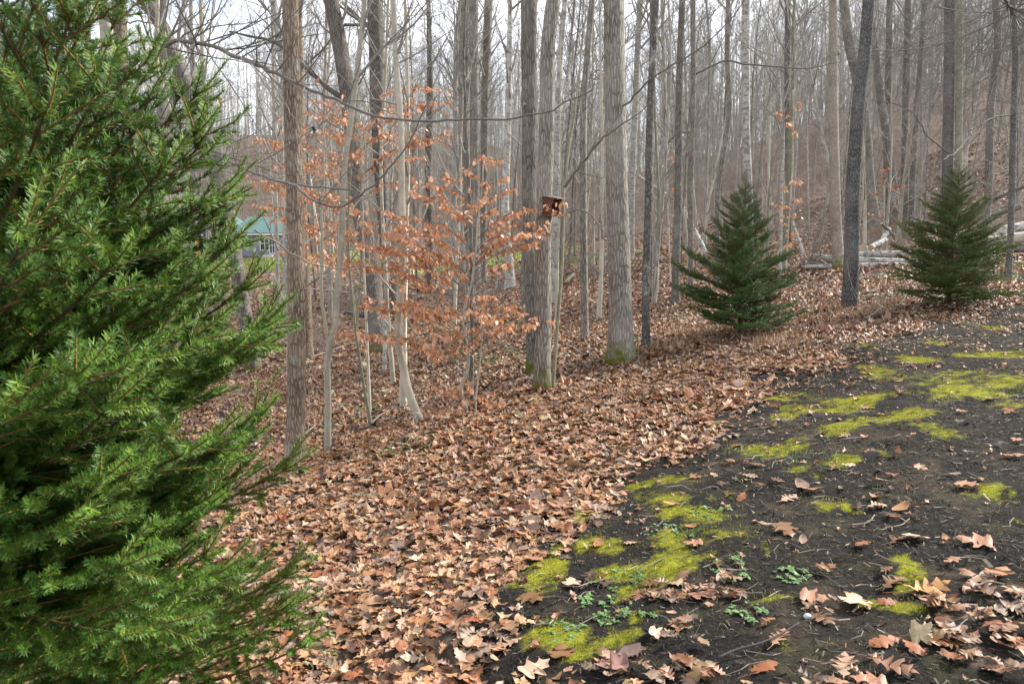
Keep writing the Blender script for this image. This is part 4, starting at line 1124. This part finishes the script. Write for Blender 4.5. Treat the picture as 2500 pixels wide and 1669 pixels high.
# ------------------------------------------------------------------ spruces
GN = np.array([(.047, .112, .014), (.066, .142, .017), (.105, .19, .024), (.028, .082, .017)])
def spruce_branch(L, nd, nl, nw, sec_sp=.05, rich=1.0, barec=(.15, .09, .045), bare=.18, droop=0.0, g=GN, bright=1.0):
    buf = MB(); wood = MB()
    def needles(P, dens, young=0.0):
        seg = np.linalg.norm(np.diff(P, axis=0), axis=1); Lp = seg.sum(); n = max(6, int(Lp * dens))
        u = rng.uniform(0, 1, n) * (len(P) - 1.001); a = u.astype(int)
        pos = P[a] + (P[a + 1] - P[a]) * (u - a)[:, None]
        T = P[a + 1] - P[a]; T /= np.linalg.norm(T, axis=1)[:, None]
        rad = rng.normal(size=(n, 3)); rad[:, 2] += .35; rad -= T * np.sum(rad * T, 1)[:, None]; rad /= np.linalg.norm(rad, axis=1)[:, None]
        th = rng.normal(.92, .14, n)[:, None]
        D = T * np.cos(th) + rad * np.sin(th)
        sd = np.cross(D, T); sd /= np.linalg.norm(sd, axis=1)[:, None] + 1e-9
        ln = nl * rng.uniform(.75, 1.15, n)[:, None]
        A = pos - sd * nw / 2; B = pos + sd * nw / 2; C = pos + D * ln
        C1 = C - sd * nw * .22; C2 = C + sd * nw * .22
        V = np.stack([A, B, C2, C1], 1).reshape(-1, 3)
        col = g[rng.choice(len(g), n)] * rng.uniform(.8, 1.2, (n, 1)) * (.50 + young * 1.5) * rng.uniform(.8, 1.2) * bright * np.array([.75 + young * .7, 1, 1])
        buf.add(V, np.arange(4 * n).reshape(-1, 4), None, np.repeat(col, 4, 0))
    def shoot(p, d, l, r, dens=nd, young=0.3, up=.015, n=4):
        P = wander(p, d, l, n, .05, up)
        wood.tube(P, np.linspace(r, r * .5, n + 1), 4, c=(.27, .15, .06) if young > .2 else barec, cap=False)
        needles(P, dens, young); return P
    # main axis
    n = 14
    P = [np.zeros(3)]; d = np.array([1, 0, -droop])
    for i in range(n):
        d = d + rng.normal(0, .03, 3) + np.array([0, 0, .035 * (i / n) + droop * .06]); d /= np.linalg.norm(d); P.append(P[-1] + d * L / n)
    P = np.array(P)
    wood.tube(P, np.linspace(.0085 * L, .0022, n + 1), 6, c=barec, cap=False)
    i0 = int(n * bare); needles(P[i0:], nd * .7, .1)
    s = L * bare * .8; q = 0
    while s < L * .985:
        u = s / L * n; a = min(int(u), n - 1); p = P[a] + (P[a + 1] - P[a]) * (u - a)
        T = P[a + 1] - P[a]; T /= np.linalg.norm(T); hor = np.cross(T, [0, 0, 1.]); hor /= np.linalg.norm(hor); upv = np.cross(hor, T)
        for sd in (1, -1):
            if rng.uniform() < .06: continue
            l2 = (.10 + .52 * (L - s)) * rng.uniform(.6, 1.12)
            l2 = min(l2, .48 * L) * min(1, .35 + s / L * 1.6)
            an = rng.uniform(.60, .85)
            d2 = T * math.cos(an) + hor * sd * math.sin(an) + upv * rng.normal(.03, .09)
            m = max(3, int(l2 / .06))
            P2 = shoot(p, d2, l2, .0028, young=.22 if l2 > .14 else .4, n=m, up=.012)
            if l2 > .12:
                k = int(l2 / .042 * rich); 
                for j in range(k):
                    w = (.2 + .78 * (j + rng.uniform(0, 1)) / k) * (m - .01); b2 = min(int(w), m - 1); q2 = P2[b2] + (P2[b2 + 1] - P2[b2]) * (w - b2)
                    T2 = P2[b2 + 1] - P2[b2]; T2 /= np.linalg.norm(T2); h2 = np.cross(T2, upv); h2 /= np.linalg.norm(h2) + 1e-9
                    s3 = 1 if j % 2 else -1
                    d3 = T2 * .8 + h2 * s3 * .58 + upv * rng.normal(.0, .07)
                    shoot(q2, d3, min(.20, .06 + .45 * l2 * (1 - w / m)) * rng.uniform(.75, 1.2), .0018, young=.5, n=3)
        # odd shoot upward
        if rng.uniform() < .12: shoot(p, T * .7 + upv * rng.uniform(.2, .8) + hor * rng.normal(0, .3), rng.uniform(.05, .12), .002, young=.5, n=3)
        s += sec_sp * rng.uniform(.7, 1.3)
    # tip fan
    T = P[-1] - P[-2]; T /= np.linalg.norm(T)
    for k in range(4): shoot(P[-1], side_dir(T, .1 if k == 0 else rng.uniform(.5, .8)), rng.uniform(.08, .15), .0025, young=.6, n=4)
    return buf, wood

def frame(base, tip, roll=0.0):
    b = Vector(base); d = Vector(tip) - b; L = d.length; x = d.normalized()
    z = Vector((0, 0, 1)); y = z.cross(x).normalized(); z = x.cross(y)
    m = Matrix((x, y, z)).transposed().to_4x4() @ Matrix.Rotation(roll, 4, 'X')
    return Matrix.Translation(b) @ m, L

def add_branch(t, protos, base, tip, roll=None, unit=1.0):
    nd_, wd_ = protos
    m, L = frame(base, tip, rng.normal(0, .12) if roll is None else roll)
    m = m @ Matrix.Scale(L / unit, 4)
    o = link_mesh('branch', wd_, t, m)
    f = link_mesh('needles', nd_, o)
    return o

# big foreground spruce
bp = [spruce_branch(1.35, 1500, .0158, .0019, .085, .66, bare=.12) for i in range(7)]
BP = [(a.mesh('needles', M['needle'], False), b.mesh('branch', M['twig'])) for a, b in bp]
TX, TY = -2.35, 2.75
TZ = float(gz(TX, TY))
sp_ = thing('spruce_tree', (TX, TY, TZ), 'large vivid green spruce filling the left foreground, branches nearest the camera', 'tree')
tb = MB(); tb.tube([(0, 0, -.3), (0, 0, 1), (.02, 0, 2.4), (0, .02, 3.8), (0, 0, 5.0)], [.10, .085, .06, .035, .008], 14, c=(.10, .07, .05), wob=.03)
tb.build('trunk', M['twig'], sp_)
org = np.array([TX, TY, TZ])
# measured branch tips (photo pixels, distance)
tips = [(395, 80, 2.3, .85), (490, 220, 2.45, .62), (540, 290, 2.55, .55), (420, 150, 2.5, .6), (650, 480, 2.6, .50), (655, 520, 2.75, .42), (520, 400, 2.3, .5), (560, 560, 2.4, .42), (675, 690, 2.7, .45), (640, 660, 2.5, .4), (680, 760, 2.6, .42), (745, 820, 2.75, .42), (790, 885, 2.75, .42), (720, 880, 2.5, .4),
        (700, 960, 2.6, .32), (820, 1110, 2.75, .42), (740, 1180, 2.6, .35), (760, 1200, 2.8, .3), (700, 1290, 2.55, .28), (680, 1370, 2.6, .25), (760, 1465, 2.7, .28), (720, 1530, 2.6, .22), (850, 1625, 2.75, .2), (760, 1560, 2.85, .2), (640, 1130, 2.4, .35), (600, 1000, 2.3, .35), (560, 900, 2.2, .35), (480, 700, 2.1, .4), (420, 520, 2.0, .5), (300, 330, 1.9, .55), (160, 120, 1.75, .7), (60, -80, 1.9, .8), (170, -50, 2.0, .8), (20, 10, 1.7, .8), (130, 50, 1.9, .75), (-40, 150, 1.6, .7), (90, 220, 1.7, .65),
        (200, 1230, 1.7, .3), (330, 1100, 1.8, .35), (450, 1260, 1.9, .3), (120, 960, 1.6, .35), (280, 800, 1.75, .35), (520, 1420, 2.1, .2), (350, 1500, 1.8, .15), (200, 1420, 1.65, .2), (560, 1600, 2.2, .12), (420, 1640, 1.9, .1), (150, 700, 1.6, .4), (250, 1640, 1.7, .05), (60, 1150, 1.55, .3), (80, 420, 1.6, .5), (180, 560, 1.7, .4), (90, 1560, 1.6, .1), (640, 1460, 2.3, .2), (590, 1290, 2.2, .25), (500, 1120, 2.0, .3), (400, 960, 1.95, .35), (330, 640, 1.95, .4)]
nb = 0
for (px, py, Yd, slope) in tips:
    e = at(px, py, Yd) - org
    rr = math.hypot(e[0], e[1])
    base = np.array([0, 0, max(.05, e[2] - rr * slope)])
    if e[2] - rr * slope < .05: base[2] = .05 + rng.uniform(0, .15)
    add_branch(sp_, BP[int(rng.integers(0, 7))], base, e, unit=1.40); nb += 1
for k in range(34):
    z = .15 + 4.0 * ((k + rng.uniform(0, 1)) / 34) ** 1.35
    a = rng.uniform(0, 2 * math.pi) if k % 2 else rng.uniform(-2.0, .9)
    L = max(.3, 1.62 * (1 - z / 5.3) * rng.uniform(.8, 1.05))
    sl = .15 + .16 * z
    add_branch(sp_, BP[int(rng.integers(0, 7))], (0, 0, z), (L * math.cos(a), L * math.sin(a), z + L * sl), unit=1.40)

# the two small spruces
def small_spruce(px, py, Y, Ht, Rm, label, protos, n=78, lean=0.0, sparse=0.0, dead=0, ex=1.15):
    p = cast(px, py) if Y is None else at(px, py, Y)
    p = np.array([p[0], p[1], float(gz(p[0], p[1]))])
    t = thing('spruce_sapling', p, label, 'tree')
    tb = MB(); tb.tube([(0, 0, -.1), (0, 0, Ht * .5), (.01, 0, Ht * .85), (.01, .01, Ht)], [.03, .02, .009, .004], 8, c=(.12, .085, .055))
    tb.build('trunk', M['twig'], t)
    for k in range(n):
        f = (k + .5) / n; z = Ht * (.04 + .88 * f ** 1.05)
        f2 = z / Ht
        a = k * 2.4 + rng.normal(0, .25)
        L = (Rm * (1 - f2) ** ex * rng.uniform(.62, 1.12) * (1 + .12 * math.sin(k * .9)) + .06) * (1 if f2 > .2 else .7 + 1.5 * f2)
        sl = .02 + .85 * f2
        add_branch(t, protos[int(rng.integers(0, len(protos)))], (0, 0, z), (L * math.cos(a), L * math.sin(a), z + L * sl), unit=1.0)
    bb = MB()
    # leader shoot
    add_branch(t, protos[0], (0, 0, Ht * .93), (0.01, .01, Ht * 1.12), unit=1.9)
    return t, p
DG = np.array([(.030, .085, .022), (.040, .11, .025), (.025, .07, .022), (.055, .13, .03)])
sb = [spruce_branch(.93, 420, .020, .0036, .055, .9, bare=.12, g=DG) for i in range(4)]
SB = [(a.mesh('needles', M['needle'], False), b.mesh('branch', M['twig'])) for a, b in sb]
OG = np.array([(.038, .10, .020), (.05, .125, .025), (.03, .085, .022), (.065, .13, .03), (.09, .075, .035)])
sb2 = [spruce_branch(.93, 420, .020, .0036, .062, .85, bare=.15, g=OG) for i in range(4)]
SB2 = [(a.mesh('needles', M['needle'], False), b.mesh('branch', M['twig'])) for a, b in sb2]
small_spruce(1805, 815, 10.2, 2.02, 1.16, 'small dense dark green spruce on the bank right of the largest tree', SB, n=80)
small_spruce(2318, 712, 11.2, 2.0, 1.06, 'small thin olive green spruce with browning lower branches at the right edge', SB2, n=98, ex=1.0)

# ------------------------------------------------------------------ birdhouse on the trunk
t, b, Yb, P_, rad_ = TREES['T13']
pc = at(1352, 503, Yb - .10)
bh = thing('birdhouse', pc, 'rusty brown open sided birdhouse fixed to the grey trunk', 'birdhouse')
RC = (.12, .052, .035); RC2 = (.075, .034, .024)
bh.rotation_euler = (0, 0, R(-36))
u = 1.0
def prism(poly, y0, y1, c):
    n = len(poly); v = [(x, y0, z) for x, z in poly] + [(x, y1, z) for x, z in poly]
    q = [[i, (i + 1) % n, n + (i + 1) % n, n + i] for i in range(n)]
    m_ = MB(); m_.add(v, q, None, c)
    cx = sum(p[0] for p in poly) / n; cz = sum(p[1] for p in poly) / n
    m_.add([(x, y0, z) for x, z in poly] + [(cx, y0, cz)], None, [[(i + 1) % n, i, n] for i in range(n)], c)
    m_.add([(x, y1, z) for x, z in poly] + [(cx, y1, cz)], None, [[i, (i + 1) % n, n] for i in range(n)], c)
    return m_
m_ = MB(); m_.box((-.085, -.075, -.10), (-.07, .075, .10), RC); m_.build('back_board', M['rustwood'], bh, smooth=False)
prism([(-.07, -.085), (.055, -.085), (.015, -.01), (.055, .07), (-.07, .09)], -.075, -.063, RC).build('side_panel', M['rustwood'], bh, smooth=False)
prism([(-.07, -.085), (.055, -.085), (.015, -.01), (.055, .07), (-.07, .09)], .063, .075, RC).build('side_panel', M['rustwood'], bh, smooth=False)
prism([(-.09, .094), (.095, .066), (.095, .078), (-.09, .108)], -.09, .09, (.20, .15, .12)).build('roof', M['rustwood'], bh, smooth=False)
m_ = MB(); m_.box((-.088, -.085, -.103), (.085, .085, -.087), (.16, .08, .05)); m_.build('floor_board', M['rustwood'], bh, smooth=False)

# ------------------------------------------------------------------ logs, firewood, fallen branches
ENDC = (.62, .45, .28)
def log(p0, p1, r0, r1, label, name='log', mat_='log', group=None, k=16, endc=ENDC, bend=.02, n=10):
    p0, p1 = np.array(p0, float), np.array(p1, float); c = (p0 + p1) / 2
    P = np.array([p0 + (p1 - p0) * i / (n - 1) for i in range(n)]) - c
    L = np.linalg.norm(p1 - p0)
    w = np.sin(np.linspace(0, math.pi, n)) * L * bend * rng.normal(); P[:, 2] += w * .4; P[:, 1] += w
    t = thing(name, c, label, 'log' if name != 'fallen_branch' else 'branch', group)
    b_ = MB(); b_.tube(P, np.linspace(r0, r1, n), k, cap=False, wob=.03); b_.build('bark', M[mat_], t)
    ax = (p1 - p0) / L
    for e, r_, s in ((P[0], r0, -1), (P[-1], r1, 1)):
        q = MB(); q.tube([e - ax * s * .004, e + ax * s * .003], [r_ * .985, r_ * .97], k, c=endc); q.build('cut_end', M['rustwood'], t)
    return t
YL = 15.5
def LP(px, py, Y=YL): return at(px, py, Y)
def glog(a, b, w0, w1, label, Ya=YL, Yb_=None, **kw):
    Yb_ = Ya if Yb_ is None else Yb_
    return log(at(*a, Ya), at(*b, Yb_), w0 * Ya / F / 2, w1 * Yb_ / F / 2, label, **kw)
p = cast(2100, 652); YG = p[1]
glog((1966, 652), (2255, 647), 10, 12, 'longest pale lowest log lying along the front of the heap', YG)
glog((1977, 627), (2110, 641), 20, 19, 'thick grey log with a cut face left of the beige tree', YG + .55)
glog((1980, 644), (2062, 654), 11, 9, 'short dark log with orange cut end under the thick grey log', YG + .3, YG + .2, endc=(.55, .27, .08), mat_='mottle')
glog((2085, 635), (2248, 640), 17, 16, 'pale split log resting second from the ground behind the lowest one', YG + .4)
glog((2088, 622), (2225, 618), 16, 14, 'grey log on top of the pale split one, left part of the heap', YG + .7)
glog((2105, 606), (2142, 625), 22, 14, 'fat grey log end dipping down between upper logs', YG + .9, YG + 1.3)
glog((2126, 604), (2163, 586), 14, 13, 'short pale log with a round cut end pointing at the viewer side', YG + .2, YG + .8, endc=(.50, .38, .22))
glog((2155, 588), (2170, 558), 15, 12, 'upright pale stub rising from the top of the heap', YG + .8, YG + 1.0)
glog((2152, 546), (2184, 577), 7, 8, 'broken brown branch stub leaning on top of the pale log', YG + .9, mat_='oaklog')
glog((2230, 586), (2280, 578), 9, 7, 'thin white log behind the left boughs of the right spruce', YG + 1)
glog((2255, 620), (2330, 612), 11, 10, 'pale log half hidden behind the foot of the right spruce', YG + 1)
glog((2320, 612), (2420, 600), 10, 9, 'thin grey log lying behind the right spruce trunk', YG + 1)
p = cast(2460, 640); YR = p[1]
glog((2400, 572), (2560, 545), 24, 36, 'thick silvery weathered log lying uppermost at the right edge', YR + 1.4)
glog((2400, 590), (2560, 570), 22, 30, 'mossy green grey log under the silvery one at the right edge', YR + 1.0, mat_='smooth')
glog((2380, 612), (2560, 607), 18, 20, 'dark shaded log at the bottom of the right edge stack', YR + .8, mat_='oaklog')
glog((2420, 490), (2500, 455), 8, 9, 'dead grey limb slanting up at the right edge behind the spruce', YR + 3, mat_='oaklog')
glog((2405, 530), (2490, 505), 8, 14, 'dark fallen trunk end slanting behind the silvery log', YR + 3, mat_='oaklog')
glog((1935, 540), (1973, 650), 5, 8, 'thin pole leaning against the left end of the log heap', YG + .8, YG + .4)
glog((2003, 610), (2022, 628), 4, 5, 'thin stick poking up behind the thick grey log', YG + 1.0)
glog((2005, 635), (2032, 655), 4, 5, 'forked stick leaning on the short dark log', YG + .1, YG + .1, mat_='pale')
glog((2002, 698), (2056, 727), 12, 14, 'short mossy brown log lying left of the dark cracked tree', cast(2002, 703)[1], cast(2056, 733)[1], mat_='oaklog', endc=(.2, .15, .1))
glog((2096, 690), (2104, 694), 16, 14, 'small dark stump just right of the dark cracked tree', cast(2100, 697)[1], mat_='oaklog', endc=(.06, .05, .04))
glog((1560, 430), (1630, 478), 6, 8, 'dead pole leaning down to the right behind the spotted tree', 27, 25)
glog((1665, 500), (1727, 622), 8, 10, 'broken pale pole leaning left behind the small spruce', 24, 22)
glog((990, 330), (1068, 232), 9, 5, 'whitish broken trunk leaning right among the far trees in the centre', 26, 26, mat_='pale')
glog((1755, 640), (1830, 645), 11, 11, 'pale log lying behind the upper half of the small spruce', cast(1755, 668)[1])
glog((1380, 690), (1400, 670), 9, 8, 'dark rotten log behind the olive sapling right of the birdhouse tree', cast(1390, 695)[1], cast(1400, 680)[1], mat_='oaklog')
glog((840, 762), (905, 772), 9, 12, 'dark fallen log lying left of the mossy footed leaning oak', cast(870, 775)[1], mat_='oaklog')
glog((955, 672), (1010, 668), 16, 20, 'thick dark log lying among the copper leaves left of the dark short trunk', cast(980, 680)[1], mat_='oaklog')
# firewood stack
p = cast(1560, 660)
for i in range(7):
    for j in range(4):
        if j == 3 and i in (0, 5, 6): continue
        x = p[0] - .42 + i * .125 + (j % 2) * .06; z = float(gz(p[0], p[1])) + .06 + j * .105
        r = rng.uniform(.045, .062)
        log((x + rng.normal(0, .006), p[1] - .2 + rng.normal(0, .03), z), (x + .05, p[1] + .25, z), r, r, 'round firewood log in the low stack between the largest tree and the spotted one', 'firewood_log', 'oaklog', 'logs of the low firewood stack', k=9, n=3)
# fallen branches
def branch_on_ground(path, w0, w1, label, lift=.03, tw=(6, 1), col=(.22, .20, .175), name='fallen_branch', Lf=.3):
    G3 = [cast(*q) for q in path]
    for g_ in G3: g_[2] = float(gz(g_[0], g_[1])) + lift
    P = spline(G3, 20); n = len(P)
    c = P.mean(0)
    r = np.linspace(w0 * G3[0][1] / F / 2, w1 * G3[-1][1] / F / 2, n)
    b_ = MB(); b_.tube(P - c, r, 7, c=col, wob=.04)
    if tw: twigs(b_, P - c, r[0] * .8, tw[1], tw[0], Lf, col, up=.03)
    b_.build(name, M['twig'], label=label, cat='branch').location = c
branch_on_ground([(2230, 760), (2290, 735), (2345, 705), (2375, 690)], 5, 3, 'forked grey dead branch lying in front of the right spruce', .06)
branch_on_ground([(2115, 788), (2150, 760), (2152, 740), (2210, 735), (2215, 722)], 5, 2, 'crooked bleached branch lying on the tan grass right of the dark tree', .06)
branch_on_ground([(2160, 775), (2195, 755), (2215, 725)], 3, 1.5, 'thin bleached stick leaning beside the crooked one on tan grass', .08)
branch_on_ground([(2235, 748), (2300, 742), (2380, 728)], 4, 2, 'straight grey stick lying just below the forked branch', .03)
branch_on_ground([(1750, 1625), (1800, 1605), (1850, 1590), (1900, 1570), (1950, 1540)], 8, 4, 'dark bare stick lying across the soil and leaf pile at the bottom', .03, tw=None, col=(.06, .055, .05))
branch_on_ground([(2080, 1286), (2115, 1280), (2135, 1262)], 4, 3, 'small forked twig lying on black soil in the middle right', .01, tw=None, col=(.25, .20, .16))
branch_on_ground([(2160, 1292), (2195, 1288), (2220, 1270)], 3, 2, 'pale curved twig above two big maple leaves on black soil', .01, tw=None, col=(.36, .31, .25))
branch_on_ground([(1890, 1282), (1925, 1292), (1955, 1305)], 3, 2, 'grey twig lying diagonally left of the middle black soil', .01, tw=None, col=(.30, .27, .22))
branch_on_ground([(2425, 1192), (2470, 1197)], 5, 4, 'pale barkless stick above the moss cushion at the right edge', .015, tw=None, col=(.42, .38, .30))
branch_on_ground([(2380, 1450), (2420, 1440), (2450, 1445)], 7, 4, 'weathered grey stick at the top of the right leaf pile', .03, tw=None, col=(.20, .18, .15))
branch_on_ground([(770, 1240), (850, 1205), (930, 1195), (1020, 1210), (1090, 1215)], 3, 1.2, 'long thin dark bramble stem arching over leaves right of the big spruce', .10, tw=None, col=(.10, .07, .05))
branch_on_ground([(905, 1045), (960, 1010), (1020, 995), (1080, 1010)], 4, 2, 'thin fallen branch behind the foot of the curved young tree', .06)
branch_on_ground([(1060, 1035), (1100, 1010), (1130, 1000)], 7, 3, 'rotten forked branch right of the curved young tree foot', .06, col=(.14, .12, .09))
branch_on_ground([(1180, 945), (1200, 925), (1225, 905)], 3, 2, 'pale stick lying left of the birdhouse tree', .03, col=(.38, .33, .28))
branch_on_ground([(1390, 850), (1420, 870), (1455, 885)], 3, 1.5, 'thin fallen twig lying left of the largest mossy tree', .05)
branch_on_ground([(740, 1085), (770, 1060), (830, 1085)], 5, 2, 'tangle of grey fallen branches at the foot of the brown furrowed tree', .10, tw=(14, 2))
branch_on_ground([(740, 885), (800, 865), (840, 850)], 5, 3, 'grey fallen branch lying right behind the brown furrowed tree', .06)
branch_on_ground([(870, 1578), (890, 1598), (905, 1625)], 3, 2, 'small grey twig lying on the leaves near the bottom', .04, tw=None)
# dead stalks standing in the litter
for px, py, h, lb_ in [(1060, 1310, .22, 'dead brown stalk standing in the leaf litter, the right one'), (990, 1290, .18, 'dead brown stalk standing in the leaf litter, the middle one'), (880, 1230, .25, 'thin dead weed standing in leaves near the spruce tips'), (2040, 830, .45, 'single tall dry grass stem in front of the small spruce')]:
    c = cast(px, py); b_ = MB()
    P = wander((0, 0, -.02), (rng.normal(0, .1), rng.normal(0, .1), 1), h, 6, .07)
    b_.tube(P, np.linspace(.003, .001, 7), 4, c=(.22, .13, .08)); twigs(b_, P, .002, 0, 60, .25, (.25, .15, .09))
    b_.build('dead_stalk', M['twig'], label=lb_, cat='weed').location = c
# white pebble and shelf fungus
b_ = MB()
th = np.linspace(0, math.pi, 9)
b_.tube(np.stack([np.cos(th) * -.016, np.zeros(9), np.zeros(9)], 1), np.sin(th) * .012 + .0004, 10, c=(.55, .57, .60))
c = cast(1971, 1511); b_.build('pebble', M['paint'], label='small pale blue grey pebble beside a leaf on the soil at the bottom right', cat='pebble').location = (c[0], c[1], float(gz(c[0], c[1])) + .012)
t, b, Yf, P_, _ = TREES['Fp']
fb = MB()
for i in range(16):
    q = at(1010 + rng.uniform(-6, 14), 1010 + rng.uniform(-6, 26), Yf - .05)
    fb.tube([q - [0, 0, .004], q + [0, 0, .004]], [.004, rng.uniform(.006, .013)], 8, c=(.7, .68, .62))
c = at(1016, 1020, Yf - .05)
fb.build('shelf_fungus', M['paint'], loc=c, label='cluster of white shelf fungus on the foot of the curved young tree', cat='fungus', smooth=False)

# ------------------------------------------------------------------ house in the clearing
YH = 74.0
hb = at(590, 628, YH); hz = float(gz(hb[0], hb[1])) - .1
house = thing('house', (hb[0], hb[1], hz), 'grey house with teal metal roof and white trimmed windows far off behind the spruce tips', 'house')
house.rotation_euler = (0, 0, R(-6))
pm = YH / F
WALL = (.13, .15, .18); WALL2 = (.30, .33, .38); TEAL = (.12, .21, .205); WHT = (.78, .78, .78)
def px2(a): return (a - 590) * pm
m_ = MB(); m_.box((px2(462), 0, 0), (px2(560), 5, 2.6), WALL); m_.build('gable_wing', M['paint'], house, smooth=False)
x0, x1, xm = px2(470), px2(560), px2(512)
prism([(px2(462), 2.6), (px2(560), 2.6), (xm, 3.75)], 0, .1, WALL).build('gable', M['paint'], house, smooth=False)
r_ = prism([(px2(455), 2.42), (xm, 3.80), (px2(567), 2.42), (px2(567), 2.58), (xm, 3.98), (px2(455), 2.58)], -.35, 5.2, TEAL).build('roof', M['paint'], house, smooth=False)
m_ = prism([(px2(455), 2.40), (xm, 3.76), (px2(567), 2.40), (px2(567), 2.55), (xm, 3.93), (px2(455), 2.55)], -.42, -.36, WHT).build('fascia', M['paint'], r_, smooth=False)
m_ = MB(); m_.box((px2(560), .6, 0), (px2(706), 5.4, 2.25), WALL2); m_.build('main_wall', M['paint'], house, smooth=False)
m_ = MB()
m_.add([(px2(560), .1, 2.2), (px2(714), .1, 2.2), (px2(700), 3.2, 3.7), (px2(575), 3.2, 3.7), (px2(560), .1, 2.32), (px2(714), .1, 2.32), (px2(700), 3.2, 3.82), (px2(575), 3.2, 3.82), (px2(560), 6, 2.2), (px2(714), 6, 2.2)],
       [[4, 5, 6, 7], [0, 3, 2, 1], [0, 1, 5, 4], [3, 8, 9, 2]], [[5, 1, 2], [5, 2, 6], [0, 4, 7], [0, 7, 3], [2, 9, 1], [0, 8, 3]], TEAL)
r2 = m_.build('roof', M['paint'], house, smooth=False)
m_ = MB(); m_.box((px2(572), .04, 2.08), (px2(714), .1, 2.24), WHT); m_.build('fascia', M['paint'], r2, smooth=False)
def window(x, z, w, h, y=.6):
    f = MB(); t_ = .09
    f.box((x - w / 2, y - .07, z), (x + w / 2, y - .01, z + t_), WHT); f.box((x - w / 2, y - .07, z + h - t_), (x + w / 2, y - .01, z + h), WHT)
    f.box((x - w / 2, y - .068, z + t_), (x - w / 2 + t_, y - .01, z + h - t_), WHT); f.box((x + w / 2 - t_, y - .068, z + t_), (x + w / 2, y - .01, z + h - t_), WHT)
    f.box((x - .03, y - .066, z + t_), (x + .03, y - .01, z + h - t_), WHT); f.box((x - w / 2 + t_, y - .064, z + h / 2 - .03), (x + w / 2 - t_, y - .01, z + h / 2 + .03), WHT)
    o = f.build('window', M['paint'], house, smooth=False)
    p_ = MB(); p_.box((x - w / 2 + t_, y - .03, z + t_), (x + w / 2 - t_, y - .003, z + h - t_), (.05, .06, .07)); p_.build('pane', M['glass'], o, smooth=False)
gm, gt, gb = mat('window_glass', 0.08, 0.5); gb.inputs['Base Color'].default_value = (.04, .05, .06, 1); M['glass'] = gm
window(px2(643), .65, .95, 1.35); window(px2(662), .35, .6, 1.6); window(px2(585), .9, .7, .9); window(px2(534), .9, .9, .8, 0); window(px2(485), .9, .7, .8, 0)
m_ = MB(); m_.box((px2(640), -.5, 0), (px2(672), .53, .28), (.7, .7, .7)); m_.build('step', M['paint'], house, smooth=False)
hb = at(400, 622, 70); hz = float(gz(hb[0], hb[1]))
shed = thing('shed', (hb[0], hb[1], hz), 'yellow orange outbuilding glimpsed through the spruce left of the house', 'shed')
pm = 70 / F
m_ = MB(); m_.box((-55 * pm, 0, -.2), (60 * pm, 3, 1.75), (.55, .33, .10)); m_.build('wall', M['paint'], shed, smooth=False)
prism([(-60 * pm, 1.75), (65 * pm, 1.75), (65 * pm, 1.85), (0, 2.7), (-60 * pm, 1.85)], -.2, 3.2, (.25, .25, .26)).build('roof', M['paint'], shed, smooth=False)
m_ = MB(); m_.box((15 * pm, -.04, 0), (30 * pm, -.003, 1.5), (.75, .75, .73)); m_.build('door', M['paint'], shed, smooth=False)
print('objects', len(bpy.data.objects))
